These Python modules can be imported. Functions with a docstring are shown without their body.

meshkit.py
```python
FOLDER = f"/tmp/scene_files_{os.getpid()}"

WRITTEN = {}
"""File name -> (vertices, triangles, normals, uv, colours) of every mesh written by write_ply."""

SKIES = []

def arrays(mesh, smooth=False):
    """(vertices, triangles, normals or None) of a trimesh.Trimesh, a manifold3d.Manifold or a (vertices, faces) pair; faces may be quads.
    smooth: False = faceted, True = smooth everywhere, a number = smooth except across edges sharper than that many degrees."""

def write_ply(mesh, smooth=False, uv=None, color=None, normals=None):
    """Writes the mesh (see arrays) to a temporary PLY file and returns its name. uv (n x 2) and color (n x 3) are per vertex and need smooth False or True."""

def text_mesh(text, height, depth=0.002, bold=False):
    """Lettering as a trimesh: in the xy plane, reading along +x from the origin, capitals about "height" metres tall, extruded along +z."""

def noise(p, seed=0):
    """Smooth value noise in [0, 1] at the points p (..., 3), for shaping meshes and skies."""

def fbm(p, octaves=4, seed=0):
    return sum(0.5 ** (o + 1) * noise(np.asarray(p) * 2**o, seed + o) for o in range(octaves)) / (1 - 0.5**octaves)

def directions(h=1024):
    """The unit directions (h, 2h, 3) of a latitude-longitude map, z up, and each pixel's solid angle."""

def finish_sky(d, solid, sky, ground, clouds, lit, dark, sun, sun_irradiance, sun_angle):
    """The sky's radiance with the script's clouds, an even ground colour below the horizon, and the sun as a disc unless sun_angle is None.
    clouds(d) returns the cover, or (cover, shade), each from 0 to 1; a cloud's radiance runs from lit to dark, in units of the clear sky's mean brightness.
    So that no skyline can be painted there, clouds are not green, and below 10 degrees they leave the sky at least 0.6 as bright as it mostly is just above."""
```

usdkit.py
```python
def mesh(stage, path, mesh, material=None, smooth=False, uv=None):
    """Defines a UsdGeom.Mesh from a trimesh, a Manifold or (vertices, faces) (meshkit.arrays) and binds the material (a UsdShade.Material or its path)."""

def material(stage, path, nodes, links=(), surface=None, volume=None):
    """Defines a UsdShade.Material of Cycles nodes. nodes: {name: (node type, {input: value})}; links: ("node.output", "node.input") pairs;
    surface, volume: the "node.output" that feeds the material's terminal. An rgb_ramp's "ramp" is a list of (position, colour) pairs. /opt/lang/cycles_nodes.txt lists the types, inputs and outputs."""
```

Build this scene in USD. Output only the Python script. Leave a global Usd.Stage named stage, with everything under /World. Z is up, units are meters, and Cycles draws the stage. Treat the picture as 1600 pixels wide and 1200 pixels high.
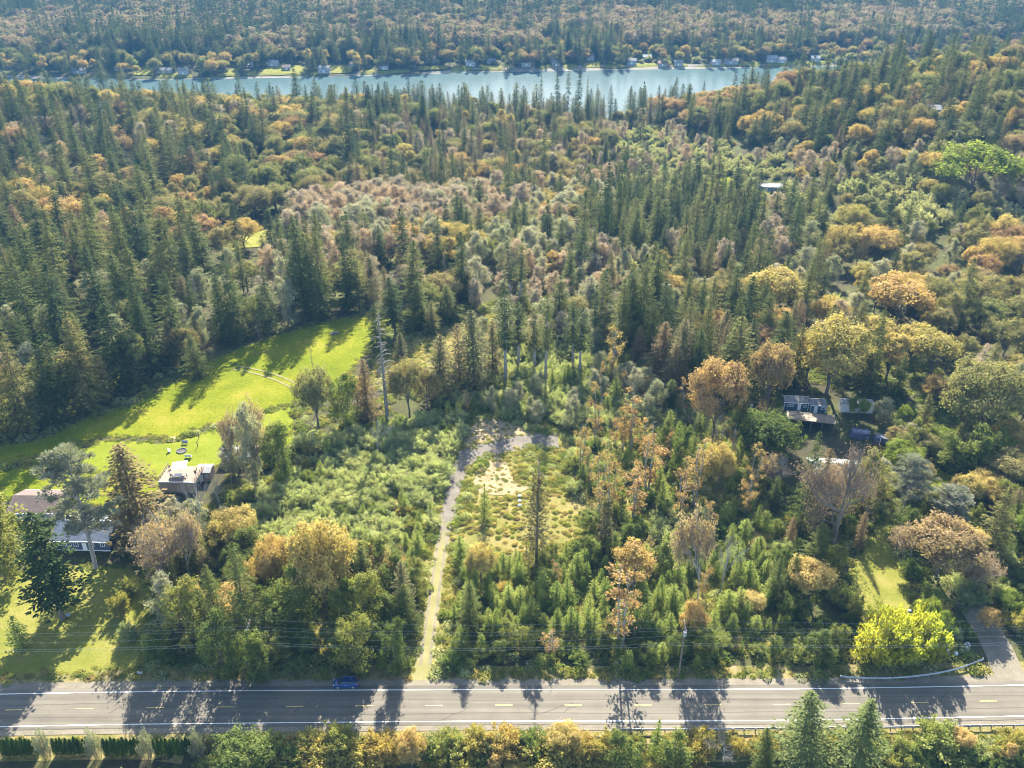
import math, random, numpy as np, trimesh, usdkit, meshkit
from pxr import Usd, UsdGeom, UsdLux, UsdShade, Gf, Sdf, Vt

# ------------------------------------------------------------------ stage, camera, sky, sun, exposure
stage = Usd.Stage.CreateInMemory()
UsdGeom.SetStageUpAxis(stage, UsdGeom.Tokens.z)
UsdGeom.SetStageMetersPerUnit(stage, 1.0)
UsdGeom.Xform.Define(stage, '/World')
CAM_H, PITCH, FPX = 125.6, math.radians(29.1), 1399.0
EXPOSURE = 2.48
camera = UsdGeom.Camera.Define(stage, '/World/camera')
camera.CreateHorizontalApertureAttr(36.0)
camera.CreateVerticalApertureAttr(27.0)
camera.CreateFocalLengthAttr(36.0 * FPX / 1600.0)
camera.CreateClippingRangeAttr(Gf.Vec2f(1.0, 20000.0))
camera.CreateExposureAttr(EXPOSURE)
camera.AddTranslateOp().Set(Gf.Vec3d(0, 0, CAM_H))
camera.AddRotateXOp().Set(90 - math.degrees(PITCH))
SUN_EL, SUN_AZ = math.radians(34.0), math.radians(2.0)
sky = UsdLux.DomeLight.Define(stage, '/World/sky')
sky_mat = usdkit.material(stage, '/World/Looks/sky_air', {
    's': ('sky_texture', {'sky_type': 'single_scattering', 'sun_disc': False, 'sun_elevation': SUN_EL, 'sun_rotation': SUN_AZ}),
    'b': ('background_shader', {'strength': 0.09})}, [('s.color', 'b.color')], surface='b.background')
UsdShade.MaterialBindingAPI.Apply(sky.GetPrim()).Bind(sky_mat)
sky.GetPrim().SetCustomDataByKey('kind', 'structure')
sun = UsdLux.DistantLight.Define(stage, '/World/sun')
sun.CreateNormalizeAttr(True); sun.CreateIntensityAttr(1.25); sun.CreateAngleAttr(0.5)
sun.CreateColorAttr(Gf.Vec3f(1.0, 0.93, 0.80))
sun.AddRotateXYZOp().Set(Gf.Vec3f(-(90 - math.degrees(SUN_EL)), 0, -math.degrees(SUN_AZ)))

# ------------------------------------------------------------------ terrain and the way from a sight line to the ground
WATER = -30.0
def sstep(a, b, x):
    t = np.clip((np.asarray(x, float) - a) / (b - a), 0, 1)
    return t * t * (3 - 2 * t)
def ray(px, py):
    a, b = (np.asarray(px, float) - 800) / FPX, -(np.asarray(py, float) - 600) / FPX
    return a, b * math.sin(PITCH) + math.cos(PITCH), b * math.cos(PITCH) - math.sin(PITCH)
def on_plane(px, py, z=0.0):
    dx, dy, dz = ray(px, py)
    t = (z - CAM_H) / np.minimum(dz, -1e-3)
    return dx * t, dy * t
SHORE = np.array([on_plane(a, b, WATER) for a, b in
                  [(-400, 124), (0, 121), (250, 123), (410, 121), (560, 118), (740, 112), (1000, 108), (1290, 103), (1600, 97), (2000, 92)]])
def far_shore(x):
    return np.interp(x, SHORE[:, 0], SHORE[:, 1])
RIDGE_X = np.array([-2000, -470, -380, -220, -90, -20, 75, 140, 200, 280, 420, 2000.0])
RIDGE_Z = np.array([16, 14, 4, -12, -15, -19, -22, -10, 8, 20, 24, 24.0])
def height(x, y):
    x, y = np.asarray(x, float), np.asarray(y, float)
    z = np.interp(x, RIDGE_X, RIDGE_Z) * sstep(235, 500, y)
    und = 6 * (meshkit.fbm(np.stack([x / 160, y / 160, 0 * x], -1), 3) - 0.5)
    z = z + und * sstep(215, 330, y)
    z = z + (WATER - 4 - z) * sstep(600, 755, y)
    d = y - far_shore(x)
    hill = WATER + np.interp(d, [-60, 0, 6, 15, 90, 300, 900, 3200, 9000], [-4, -0.3, 1.8, 2.6, 6, 14, 24, 40, 50])
    hill = hill + 14 * (meshkit.fbm(np.stack([x / 520, y / 420, 0 * x + 7], -1), 3) - 0.5) * sstep(60, 400, d)
    z = np.where(d > -60, np.where(d > -40, hill, z + (hill - z) * (d + 60) / 20), z)
    bank = sstep(102.5, 94, y) * sstep(-62, -50, x)
    return z - 5.0 * bank
def G(px, py):
    """The point of the ground that a sight line meets."""
    px, py = np.broadcast_arrays(np.asarray(px, float), np.asarray(py, float))
    z = np.zeros(px.shape)
    for _ in range(30):
        x, y = on_plane(px, py, z)
        z = 0.5 * z + 0.5 * height(x, y)
    x, y = on_plane(px, py, z)
    return x, y
def P(x, y, z):
    """Where a point is seen (in the photograph's 1600 x 1200)."""
    x, y, z = np.asarray(x, float), np.asarray(y, float), np.asarray(z, float) - CAM_H
    depth = y * math.cos(PITCH) - z * math.sin(PITCH)
    up = y * math.sin(PITCH) + z * math.cos(PITCH)
    return 800 + FPX * x / depth, 600 - FPX * up / depth, depth
def rise(px, py, ptop):
    """Height above the ground at (px, py) that reaches the picture's row ptop."""
    x, y = G(px, py)
    dx, dy, dz = ray(px, ptop)
    return float(CAM_H + dz * (y / dy) - height(x, y))
def inside(poly, x, y):
    poly = np.asarray(poly, float); x, y = np.asarray(x, float), np.asarray(y, float)
    r = np.zeros(x.shape, bool)
    for (x0, y0), (x1, y1) in zip(poly, np.roll(poly, -1, 0)):
        if y0 != y1:
            r ^= ((y0 > y) != (y1 > y)) & (x < (x1 - x0) * (y - y0) / (y1 - y0) + x0)
    return r

# ------------------------------------------------------------------ naming helpers
taken = {}
def numbered(parent, name):
    k = taken.get((parent, name), -1) + 1
    taken[(parent, name)] = k
    return f'{parent}/{name}' if k == 0 else f'{parent}/{name}_{k:03d}'
def tag(prim, label=None, category=None, group=None, kind=None):
    for k, v in (('label', label), ('category', category), ('group', group), ('kind', kind)):
        if v: prim.SetCustomDataByKey(k, v)
    return prim
def thing(name, label=None, cat=None, loc=(0, 0, 0), rotz=0.0, group=None, kind=None, scale=None, lean=None):
    x = UsdGeom.Xform.Define(stage, numbered('/World', name))
    x.AddTranslateOp().Set(Gf.Vec3d(*map(float, loc)))
    x.AddRotateZOp().Set(float(math.degrees(rotz)))
    if lean is not None: x.AddRotateXOp(opSuffix='lean').Set(float(lean))
    if scale is not None: x.AddScaleOp().Set(Gf.Vec3f(*map(float, scale)))
    return tag(x.GetPrim(), label, cat, group, kind)
def part(parent, name, mesh, mat, smooth=False, label=None):
    p = usdkit.mesh(stage, numbered(str(parent.GetPath()), name), mesh, mat, smooth=smooth).GetPrim()
    return tag(p, label)
def top(name, mesh, mat, label=None, cat=None, group=None, kind=None, smooth=False):
    return tag(usdkit.mesh(stage, numbered('/World', name), mesh, mat, smooth=smooth).GetPrim(), label, cat, group, kind)
def mat(name, nodes, links, surface='p.BSDF', volume=None):
    return usdkit.material(stage, '/World/Looks/' + name, nodes, links, surface=surface, volume=volume)
def plain(name, color, rough=0.7, metal=0.0, vary=0.25, scale=3.0, spec=0.5):
    """Paint, wood or metal: one colour with soft wear."""
    return mat(name, {'c': ('texture_coordinate', {}), 'n': ('noise_texture', {'scale': scale, 'detail': 5.0, 'roughness': 0.65}),
                      'r': ('rgb_ramp', {'ramp': [(0.25, tuple(c * (1 - vary) for c in color)), (0.75, tuple(min(1, c * (1 + vary)) for c in color))]}),
                      'p': ('principled_bsdf', {'roughness': rough, 'metallic': metal, 'specular_ior_level': spec})},
               [('c.object', 'n.vector'), ('n.fac', 'r.fac'), ('r.color', 'p.base_color')])
BRIGHT, DULL = 2.0, 0.06
def tone(c, k=None):
    c = np.asarray(c, float); l = float(c @ [.3, .6, .1]); return tuple(np.minimum(.75, (c * (1 - DULL) + l * DULL) * (k or BRIGHT)))
def foliage(name, stops, trans=0.35, tcol=None, leaf=0.85, region=None, rough=0.85, spec=0.03):
    """Leaves: stops = colours over the individuals of the kind; each leaf and each patch of the crown differs a little."""
    stops = [(a, tone(b)) for a, b in stops]; trans = min(.6, trans + .04)
    nodes = {'o': ('object_info', {}), 'g': ('geometry', {}), 'r': ('rgb_ramp', {'ramp': stops}),
             'n': ('noise_texture', {'scale': 0.35, 'detail': 3.0}), 'a': ('math', {'math_type': 'multiply_add', 'value2': leaf, 'value3': 1 - leaf * 0.5}),
             'b': ('math', {'math_type': 'multiply_add', 'value2': 0.9, 'value3': 0.55}), 'v': ('math', {'math_type': 'multiply'}),
             'h': ('hsv', {'saturation': 1.0, 'fac': 1.0}), 'hh': ('math', {'math_type': 'multiply_add', 'value2': 0.035, 'value3': 0.4825}),
             'p': ('principled_bsdf', {'roughness': rough, 'specular_ior_level': spec}),
             't': ('translucent_bsdf', {}), 'tc': ('mix', {'mix_type': 'multiply', 'fac': 1.0, 'color2': tcol or (1.12, 1.2, 0.6)}), 'm': ('mix_closure', {'fac': trans})}
    links = [('o.random', 'r.fac'), ('g.position', 'n.vector'), ('g.random_per_island', 'a.value1'), ('n.fac', 'b.value1'), ('a.value', 'v.value1'), ('b.value', 'v.value2'),
             ('g.random_per_island', 'hh.value1'), ('hh.value', 'h.hue'), ('v.value', 'h.value'), ('r.color', 'h.color'), ('h.color', 'p.base_color'),
             ('h.color', 'tc.color1'), ('tc.color', 't.color'), ('p.BSDF', 'm.closure1'), ('t.BSDF', 'm.closure2')]
    return mat(name, nodes, links, surface='m.closure')

# ------------------------------------------------------------------ mesh helpers
class MB:
    def __init__(self): self.v, self.f, self.n = [], [], 0
    def add(self, v, f):
        v, f = np.asarray(v, float), np.asarray(f, int)
        if f.shape[1] == 4: f = np.vstack([f[:, [0, 1, 2]], f[:, [0, 2, 3]]])
        self.v.append(v); self.f.append(f + self.n); self.n += len(v)
        return self
    def tube(self, pts, rad, sides=5, cap=True):
        p = np.asarray(pts, float); r = np.broadcast_to(np.asarray(rad, float), (len(p),))
        t = np.gradient(p, axis=0); t /= np.linalg.norm(t, axis=1, keepdims=True) + 1e-12
        a = np.cross(t, np.where(np.abs(t[:, 2:]) < 0.9, [0, 0, 1.0], [1.0, 0, 0])); a /= np.linalg.norm(a, axis=1, keepdims=True) + 1e-12
        b = np.cross(t, a); g = np.arange(sides) * 2 * np.pi / sides
        v = p[:, None] + r[:, None, None] * (np.cos(g)[None, :, None] * a[:, None] + np.sin(g)[None, :, None] * b[:, None])
        i, j = np.meshgrid(np.arange(len(p) - 1), np.arange(sides), indexing='ij')
        q = np.stack([i * sides + j, i * sides + (j + 1) % sides, (i + 1) * sides + (j + 1) % sides, (i + 1) * sides + j], -1).reshape(-1, 4)
        self.add(v.reshape(-1, 3), q)
        if cap and sides > 3:
            k = self.n - sides
            self.f.append(np.array([[k, k + m, k + m + 1] for m in range(1, sides - 1)]))
        return self
    def box(self, c, s, rz=0.0, rx=0.0):
        m = trimesh.creation.box(s)
        T = trimesh.transformations
        m.apply_transform(T.translation_matrix(c) @ T.rotation_matrix(rz, [0, 0, 1]) @ T.rotation_matrix(rx, [1, 0, 0]))
        return self.add(m.vertices, m.faces)
    def mesh(self, m, M=None):
        m = m.copy()
        if M is not None: m.apply_transform(M)
        return self.add(m.vertices, m.faces)
    def get(self): return np.vstack(self.v), np.vstack(self.f)
def cards(c, d, n, L, W, bend=0.18):
    """Leaf-shaped faces: centres c, long axes d, normals n, lengths L and widths W; folded along the midrib."""
    d = d / (np.linalg.norm(d, axis=1, keepdims=True) + 1e-9)
    s = np.cross(d, n); s /= np.linalg.norm(s, axis=1, keepdims=True) + 1e-9
    n = np.cross(s, d); L, W = np.asarray(L).reshape(-1, 1), np.asarray(W).reshape(-1, 1)
    v = np.stack([c - d * L / 2, c + s * W / 2 - n * W * bend, c + d * L / 2, c - s * W / 2 - n * W * bend], 1)
    k = np.arange(len(c))[:, None] * 4
    return v.reshape(-1, 3), np.vstack([k + [0, 1, 2], k + [0, 2, 3]])
def unit(rng, n):
    v = rng.normal(size=(n, 3))
    return v / np.linalg.norm(v, axis=1, keepdims=True)
def bend_path(rng, a, b, k=5, wob=0.06, sag=0.0):
    a, b = np.asarray(a, float), np.asarray(b, float)
    t = np.linspace(0, 1, k)[:, None]
    p = a + (b - a) * t
    p[1:-1] += rng.normal(size=(k - 2, 3)) * wob * np.linalg.norm(b - a)
    p[:, 2] += sag * np.sin(np.pi * t[:, 0])
    return p

# ------------------------------------------------------------------ kinds of trees (each returns trunk, crown; built at natural size, foot at the origin)
def fir(seed, h=28.0, r=4.4, start=0.12, whorls=44, steps=5, spray=1.25, ragged=0.2, power=0.8, thin=0.0):
    g = np.random.default_rng(seed); tr = MB()
    lean = g.normal(size=2) * 0.012 * h
    zz = np.linspace(0, 1, 7)
    tr.tube(np.stack([lean[0] * zz ** 2, lean[1] * zz ** 2, h * zz], 1), 0.013 * h * (1 - zz) ** 0.8 + 0.03, 6)
    C, D, N, L = [], [], [], []
    az0 = 0.0
    lump = g.uniform(0.75, 1.2, 8)
    for t in np.linspace(start, 0.99, whorls) + g.normal(size=whorls) * 0.004:
        R = r * max(0.0, min(1.0, (1 - t) / (1 - start) * 1.02)) ** power * g.uniform(1 - ragged, 1 + ragged * 0.6) + 0.25
        R *= 0.55 + 0.45 * min(1, (t - start) / 0.12 + 0.35)
        nb = int(g.integers(5, 8)) if t < 0.9 else 4
        az0 += 1.1
        for k in range(nb):
            if g.random() < thin: continue
            az = az0 + k * 2 * np.pi / nb + g.normal() * 0.25
            Rb = R * g.uniform(0.7, 1.12) * lump[int((az % (2 * np.pi)) / (2 * np.pi) * 8) % 8]
            slope = 0.35 * (t - 0.45) - 0.12
            o = np.array([math.cos(az), math.sin(az), 0.0]); side = np.array([-o[1], o[0], 0.0])
            base = np.array([lean[0] * t * t, lean[1] * t * t, h * t])
            n = max(2, int(round(steps * (0.4 + 0.6 * Rb / r))))
            s = np.linspace(0.28, 1.0, n)
            pts = base + o * (Rb * s)[:, None] + np.array([0, 0, 1.0]) * (Rb * (slope * s - 0.10 * s * s * (1 - t)))[:, None]
            for sg in (-1, 1):
                d = o * 0.75 + side * sg * 0.65 + np.array([0, 0, -0.22]) + g.normal(size=(n, 3)) * 0.14
                C.append(pts + side * sg * spray * 0.22 + g.normal(size=(n, 3)) * 0.10); D.append(d)
                N.append(np.array([0, 0, 1.0]) + g.normal(size=(n, 3)) * 0.45 + o * 0.25); L.append(spray * (0.55 + 0.5 * (1 - 0.5 * s)) * g.uniform(0.75, 1.2, n) * (0.55 + 0.45 * (1 - t)))
            C.append(pts[-1:] + o * 0.15); D.append(o[None] + [0, 0, -0.1]); N.append(np.array([[0, 0, 1.0]]) + g.normal(size=(1, 3)) * 0.3); L.append(np.array([spray * 0.8 * (0.55 + 0.45 * (1 - t))]))
    tip = h * 0.985
    C.append(np.array([[lean[0], lean[1], tip]] * 3)); D.append(np.array([[0.1, 0, 1.0], [-.1, .1, 1.0], [0, -.1, 1.0]])); N.append(unit(g, 3)); L.append(np.full(3, 1.2 * spray))
    C, D, N, L = map(np.concatenate, (C, D, N, L))
    return tr.get(), cards(C, D, N, L, L * 0.46)
def lobes_crown(g, centres, radii, n_per, size, squash=0.85, shell=0.45, aspect=0.75, down=0.35, sub=13, loose=0.17):
    """Leaves in small tufts at twig ends over the surface of uneven lobes."""
    C, N = [], []
    for c, r, m_ in zip(centres, radii, np.broadcast_to(n_per, len(radii))):
        u = unit(g, sub * 2)
        u = u[(u[:, 2] > -down) | (g.random(len(u)) < 0.35)][:sub]
        rr = r * (1 - shell * g.random(len(u)) ** 1.8) * (0.75 + 0.5 * g.random(len(u)))
        k = g.integers(0, len(u), int(m_))
        off = g.normal(size=(len(k), 3)) * (loose * r + 0.10) * g.uniform(.6, 1.4, len(u))[k][:, None]
        C.append(c + (u * rr[:, None])[k] * [1, 1, squash] + off); N.append(u[k] * [1, 1, 1.2] + off / (loose * r + .1) * .35 + g.normal(size=off.shape) * 0.5 + [0, 0, 0.25])
    C, N = np.concatenate(C), np.concatenate(N)
    C[:, 2] = np.maximum(C[:, 2], 0.1)
    L = size * g.uniform(0.6, 1.35, len(C))
    return cards(C, np.cross(N, unit(g, len(C))), N, L, L * aspect)
def maple(seed, h=18.0, R=7.0, lobes=26, n=330, size=0.46, low=0.24, lobe_r=0.30, top_flat=0.95):
    g = np.random.default_rng(seed); tr = MB()
    cz, rz = h * (low + (1 - low) * 0.52), h * (1 - low) * 0.48
    u = unit(g, lobes * 4); u = u[u[:, 2] > -0.55][:lobes]
    rad = R * lobe_r * g.uniform(0.5, 1.35, len(u)); sq = 0.72 + 0.56 * meshkit.noise(u * 1.4 + seed * 5.3)
    cen = np.array([0, 0, cz]) + u * np.stack([R - rad * 0.8, R - rad * 0.8, (rz - rad * 0.75) * top_flat], 1) * (sq * g.uniform(0.7, 1.0, len(u)))[:, None]
    tr.tube([[0, 0, -0.3], [0.03 * R, 0, h * low * 0.6], [0, 0.04 * R, h * low * 1.1], [0, 0, cz]], [0.022 * h, 0.017 * h, 0.013 * h, 0.006 * h], 7)
    for c in cen[: min(len(cen), 14)]:
        tr.tube(bend_path(g, [0, 0, h * low * g.uniform(0.75, 1.5)], c * 0.93, 5, 0.05, 0.04 * h), np.linspace(0.007 * h, 0.0018 * h, 5), 4)
    return tr.get(), lobes_crown(g, cen, rad, (n * (rad / (R * lobe_r)) ** 1.6 * g.uniform(.5, 1.3, len(rad))).astype(int) + 30, size)
def alder(seed, h=18.0, R=2.9, clumps=34, n=85, size=0.5, low=0.22, stems=1, sparse=0.0):
    g = np.random.default_rng(seed); tr = MB(); cen, rad = [], []
    for s in range(stems):
        ox, oy = (g.normal(size=2) * R * 0.18) if stems > 1 else (0.0, 0.0)
        hs = h * (1.0 if s == 0 else g.uniform(0.75, 0.97))
        k = np.linspace(0, 1, 7); wob = np.cumsum(g.normal(size=(7, 2)) * 0.010 * h, 0) * (k[:, None] > 0)
        stem = np.stack([ox * (0.3 + k) + wob[:, 0], oy * (0.3 + k) + wob[:, 1], hs * k - 0.2], 1)
        tr.tube(stem, 0.0085 * h * (1 - k) ** 0.9 + 0.02, 6)
        m = clumps // stems
        for t in np.linspace(low, 0.98, m):
            base = np.array([np.interp(t, k, stem[:, i]) for i in range(3)])
            prof = np.sin(np.pi * min(1, (t - low) / (1.02 - low) * 0.82 + 0.14)) ** 0.8
            az = g.uniform(0, 2 * np.pi); out = R * prof * g.uniform(0.25, 0.95)
            c = base + [math.cos(az) * out, math.sin(az) * out, out * 0.55]
            tr.tube(bend_path(g, base - [0, 0, out * 0.2], c, 4, 0.05), np.linspace(0.0028 * h, 0.0008 * h, 4), 3)
            if g.random() >= sparse:
                cen.append(c); rad.append(R * g.uniform(0.26, 0.46) * (0.55 + 0.45 * prof))
    return tr.get(), lobes_crown(g, np.array(cen), np.array(rad), n, size, squash=1.15, shell=0.8, down=0.9)
def grow(g, tr, p, d, L, r, level, tips, spread=0.55, kids=(3, 5), sides=4, up=0.12):
    k = 4 if level else 3
    q = [np.asarray(p, float)]
    for _ in range(k - 1):
        d = d + g.normal(size=3) * 0.13 + [0, 0, up * 0.3]; d = d / np.linalg.norm(d)
        q.append(q[-1] + d * L / (k - 1))
    q = np.array(q)
    tr.tube(q, np.linspace(r, r * 0.55, k), sides if level > 1 else 3, cap=False)
    if level == 0:
        tips.append(q[-1]); return
    for _ in range(int(g.integers(*kids))):
        t = g.uniform(0.35, 1.0)
        b = np.array([np.interp(t, np.linspace(0, 1, k), q[:, i]) for i in range(3)])
        nd = d + unit(g, 1)[0] * spread * 1.35 + [0, 0, up]
        grow(g, tr, b, nd / np.linalg.norm(nd), L * g.uniform(0.5, 0.72), r * 0.5, level - 1, tips, spread, kids, sides, up)
    grow(g, tr, q[-1], d, L * 0.62, r * 0.55, level - 1, tips, spread, kids, sides, up)
def bare(seed, h=16.0, leaves=0, size=0.4, spread=0.55, levels=4, kids=(3, 5), trunk=0.42, cl=5, rad=0.011):
    g = np.random.default_rng(seed); tr = MB(); tips = []
    grow(g, tr, [0, 0, -0.2], np.array([0, 0, 1.0]), h * trunk, h * rad, levels, tips, spread, kids)
    zt = np.max(np.vstack(tr.v)[:, 2])
    tips = np.array(tips); k = h / zt
    v, f = tr.get()
    if not leaves: return (v * k, f), None
    c = np.repeat(tips, cl, 0)[: leaves] if leaves < len(tips) * cl else np.repeat(tips, cl, 0)
    c = c + g.normal(size=c.shape) * 0.35
    L = size * g.uniform(0.6, 1.3, len(c))
    return (v * k, f), cards(c * k, unit(g, len(c)), unit(g, len(c)) + [0, 0, 0.4], L, L * 0.8)
def snag(seed, h=24.0, n=80, R=2.2):
    """A dead conifer: grey spar with broken drooping branches."""
    g = np.random.default_rng(seed); tr = MB(); k = np.linspace(0, 1, 7)
    tr.tube(np.stack([0.01 * h * k ** 2, 0 * k, h * k], 1), 0.0075 * h * (1 - k) + 0.04, 6)
    for t in np.linspace(0.3, 0.98, n):
        az = g.uniform(0, 2 * np.pi); r = R * (1.05 - t) ** 0.6 * g.uniform(0.4, 1.1)
        o = np.array([math.cos(az), math.sin(az), 0])
        tr.tube([[0, 0, h * t], o * r * 0.5 + [0, 0, h * t - 0.05 * r], o * r + [0, 0, h * t - 0.35 * r]], [0.05, 0.04, 0.015], 3, cap=False)
        if g.random() < 0.6: tr.tube([o * r * 0.6 + [0, 0, h * t - 0.1 * r], o * r * 0.8 + np.array([-o[1], o[0], -0.6]) * r * 0.4 + [0, 0, h * t - 0.1 * r]], [0.03, 0.012], 3, cap=False)
    return tr.get(), None
def pine(seed, h=24.0, R=6.2, n=78, low=0.30):
    g = np.random.default_rng(seed); tr = MB(); k = np.linspace(0, 1, 8)
    stem = np.stack([0.05 * h * np.sin(k * 2.2) * 0.4, 0.02 * h * k, h * k - 0.2], 1)
    tr.tube(stem, 0.017 * h * (1 - k) ** 0.8 + 0.05, 7); cen, rad = [], []
    for t in np.linspace(low, 0.98, n):
        az = g.uniform(0, 2 * np.pi); prof = np.sin(np.pi * (0.22 + 0.72 * (t - low) / (1 - low))) ** 0.7
        out = R * prof * g.uniform(0.35, 1.05); base = np.array([np.interp(t, k, stem[:, i]) for i in range(3)])
        c = base + [math.cos(az) * out, math.sin(az) * out, out * 0.35]
        tr.tube(bend_path(g, base - [0, 0, 0.1 * out], c, 4, 0.05), np.linspace(0.004 * h, 0.001 * h, 4), 4, cap=False)
        for f in (1.0, 0.7):
            cen.append(base + (c - base) * f + g.normal(size=3) * 0.4); rad.append(R * g.uniform(0.15, 0.26))
    C, D = [], []
    for c, r in zip(cen, rad):
        u = unit(g, 90); u[:, 2] = np.abs(u[:, 2]) * 0.7 - 0.15
        C.append(c + u * (r * g.uniform(0.35, 1.0, (90, 1)))); D.append(u + [0, 0, 0.3])
    C, D = np.concatenate(C), np.concatenate(D); L = g.uniform(0.5, 0.95, len(C))
    return tr.get(), cards(C, D, unit(g, len(C)), L, L * 0.24)
def shrub(seed, h=4.0, R=2.6, lobes=12, n=170, size=0.34, tall=0.0, aspect=0.6):
    """Many arching shoots from the ground, leafy towards their ends."""
    g = np.random.default_rng(seed); tr = MB(); C, D, N = [], [], []
    k = int(lobes * 5); per = max(6, int(n / 5)); lump = g.uniform(.6, 1.15, 9)
    for i in range(k):
        az = g.uniform(0, 2 * np.pi); q = math.sqrt(g.random()) ; hh = h * (1 - .45 * q ** 2) * g.uniform(.55, 1.0) * lump[int(az / 6.2832 * 9) % 9]; o = np.array([math.cos(az), math.sin(az), 0])
        foot = o * R * .35 * q + g.normal(size=3) * [.2, .2, 0]; tip = o * R * q * g.uniform(.75, 1.1) + g.normal(size=3) * [.25, .25, 0]; tip[2] = hh
        t = np.linspace(0, 1, 4)[:, None]; path = foot * (1 - t) + tip * t; path[:, 2] = hh * np.sin(t[:, 0] * 1.45) / math.sin(1.45)
        if i % 3 == 0: tr.tube(path, [.04, .03, .02, .01], 3, cap=False)
        s = 1 - .72 * g.random(per) ** 1.3
        c = np.stack([np.interp(s, t[:, 0], path[:, j]) for j in range(3)], 1); spread = .10 * R * (1.15 - s)[:, None] + .11
        C.append(c + g.normal(size=c.shape) * spread); D.append(unit(g, per) * .8 + (tip - foot) / np.linalg.norm(tip - foot)); N.append(unit(g, per) + o * .3 + [0, 0, .5])
    C, D, N = map(np.concatenate, (C, D, N)); C[:, 2] = np.maximum(C[:, 2], .08); L = size * g.uniform(.6, 1.35, len(C))
    return tr.get(), cards(C, D, N, L, L * aspect)
def column(seed, h=5.0, R=0.75, n=1500, size=0.3):
    """Arborvitae: upright fans round a narrow column."""
    g = np.random.default_rng(seed); tr = MB(); tr.tube([[0, 0, -0.1], [0, 0, h * 0.8]], [0.09, 0.02], 5)
    t = g.random(n) ** 0.85; az = g.uniform(0, 2 * np.pi, n)
    r = R * np.minimum(1, 0.75 + 1.4 * t) * np.clip((1 - t) * 2.2, 0, 1) ** 0.6 * (0.8 + 0.3 * np.sin(az * 5 + t * 9))
    o = np.stack([np.cos(az), np.sin(az), 0 * az], 1)
    c = o * r[:, None]; c[:, 2] = h * (0.03 + 0.95 * t)
    L = size * g.uniform(0.7, 1.4, n)
    return tr.get(), cards(c, np.array([0, 0, 1.0]) + o * 0.3 + g.normal(size=(n, 3)) * 0.2, o + g.normal(size=(n, 3)) * 0.5, L, L * 0.55)
def ivy_pole(seed, h=26.0, R=1.5, n=1700, size=0.40):
    """A bare spar clad with climbing leaves, a few dead branches at the top."""
    g = np.random.default_rng(seed); (v, f), _ = snag(seed, h, 46, R * 1.7)
    t = g.random(n) ** 1.15 * 0.86; az = g.uniform(0, 2 * np.pi, n); lump = meshkit.fbm(np.stack([np.cos(az), np.sin(az), t * 14], 1), 3, seed) * 1.5
    r = R * lump * (1.1 - 0.75 * t) * g.random(n) ** 0.4 + 0.2
    o = np.stack([np.cos(az), np.sin(az), 0 * az], 1); c = o * r[:, None]; c[:, 2] = h * t + 0.2
    L = size * g.uniform(0.6, 1.3, n)
    return (v, f), cards(c, unit(g, n), o + g.normal(size=(n, 3)) * 0.6, L, L * 0.8)
def tuft(seed, R=1.2, n=140, h=0.8, size=0.35, up=1.0):
    g = np.random.default_rng(seed)
    q = np.sqrt(g.random(n)) * R; az = g.uniform(0, 2 * np.pi, n)
    c = np.stack([np.cos(az) * q, np.sin(az) * q, h * (1 - (q / R) ** 2) * g.uniform(0.2, 1.0, n) + 0.05], 1)
    L = size * g.uniform(0.6, 1.4, n)
    return None, cards(c, unit(g, n) + [0, 0, up], unit(g, n), L, L * 0.45)

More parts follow.
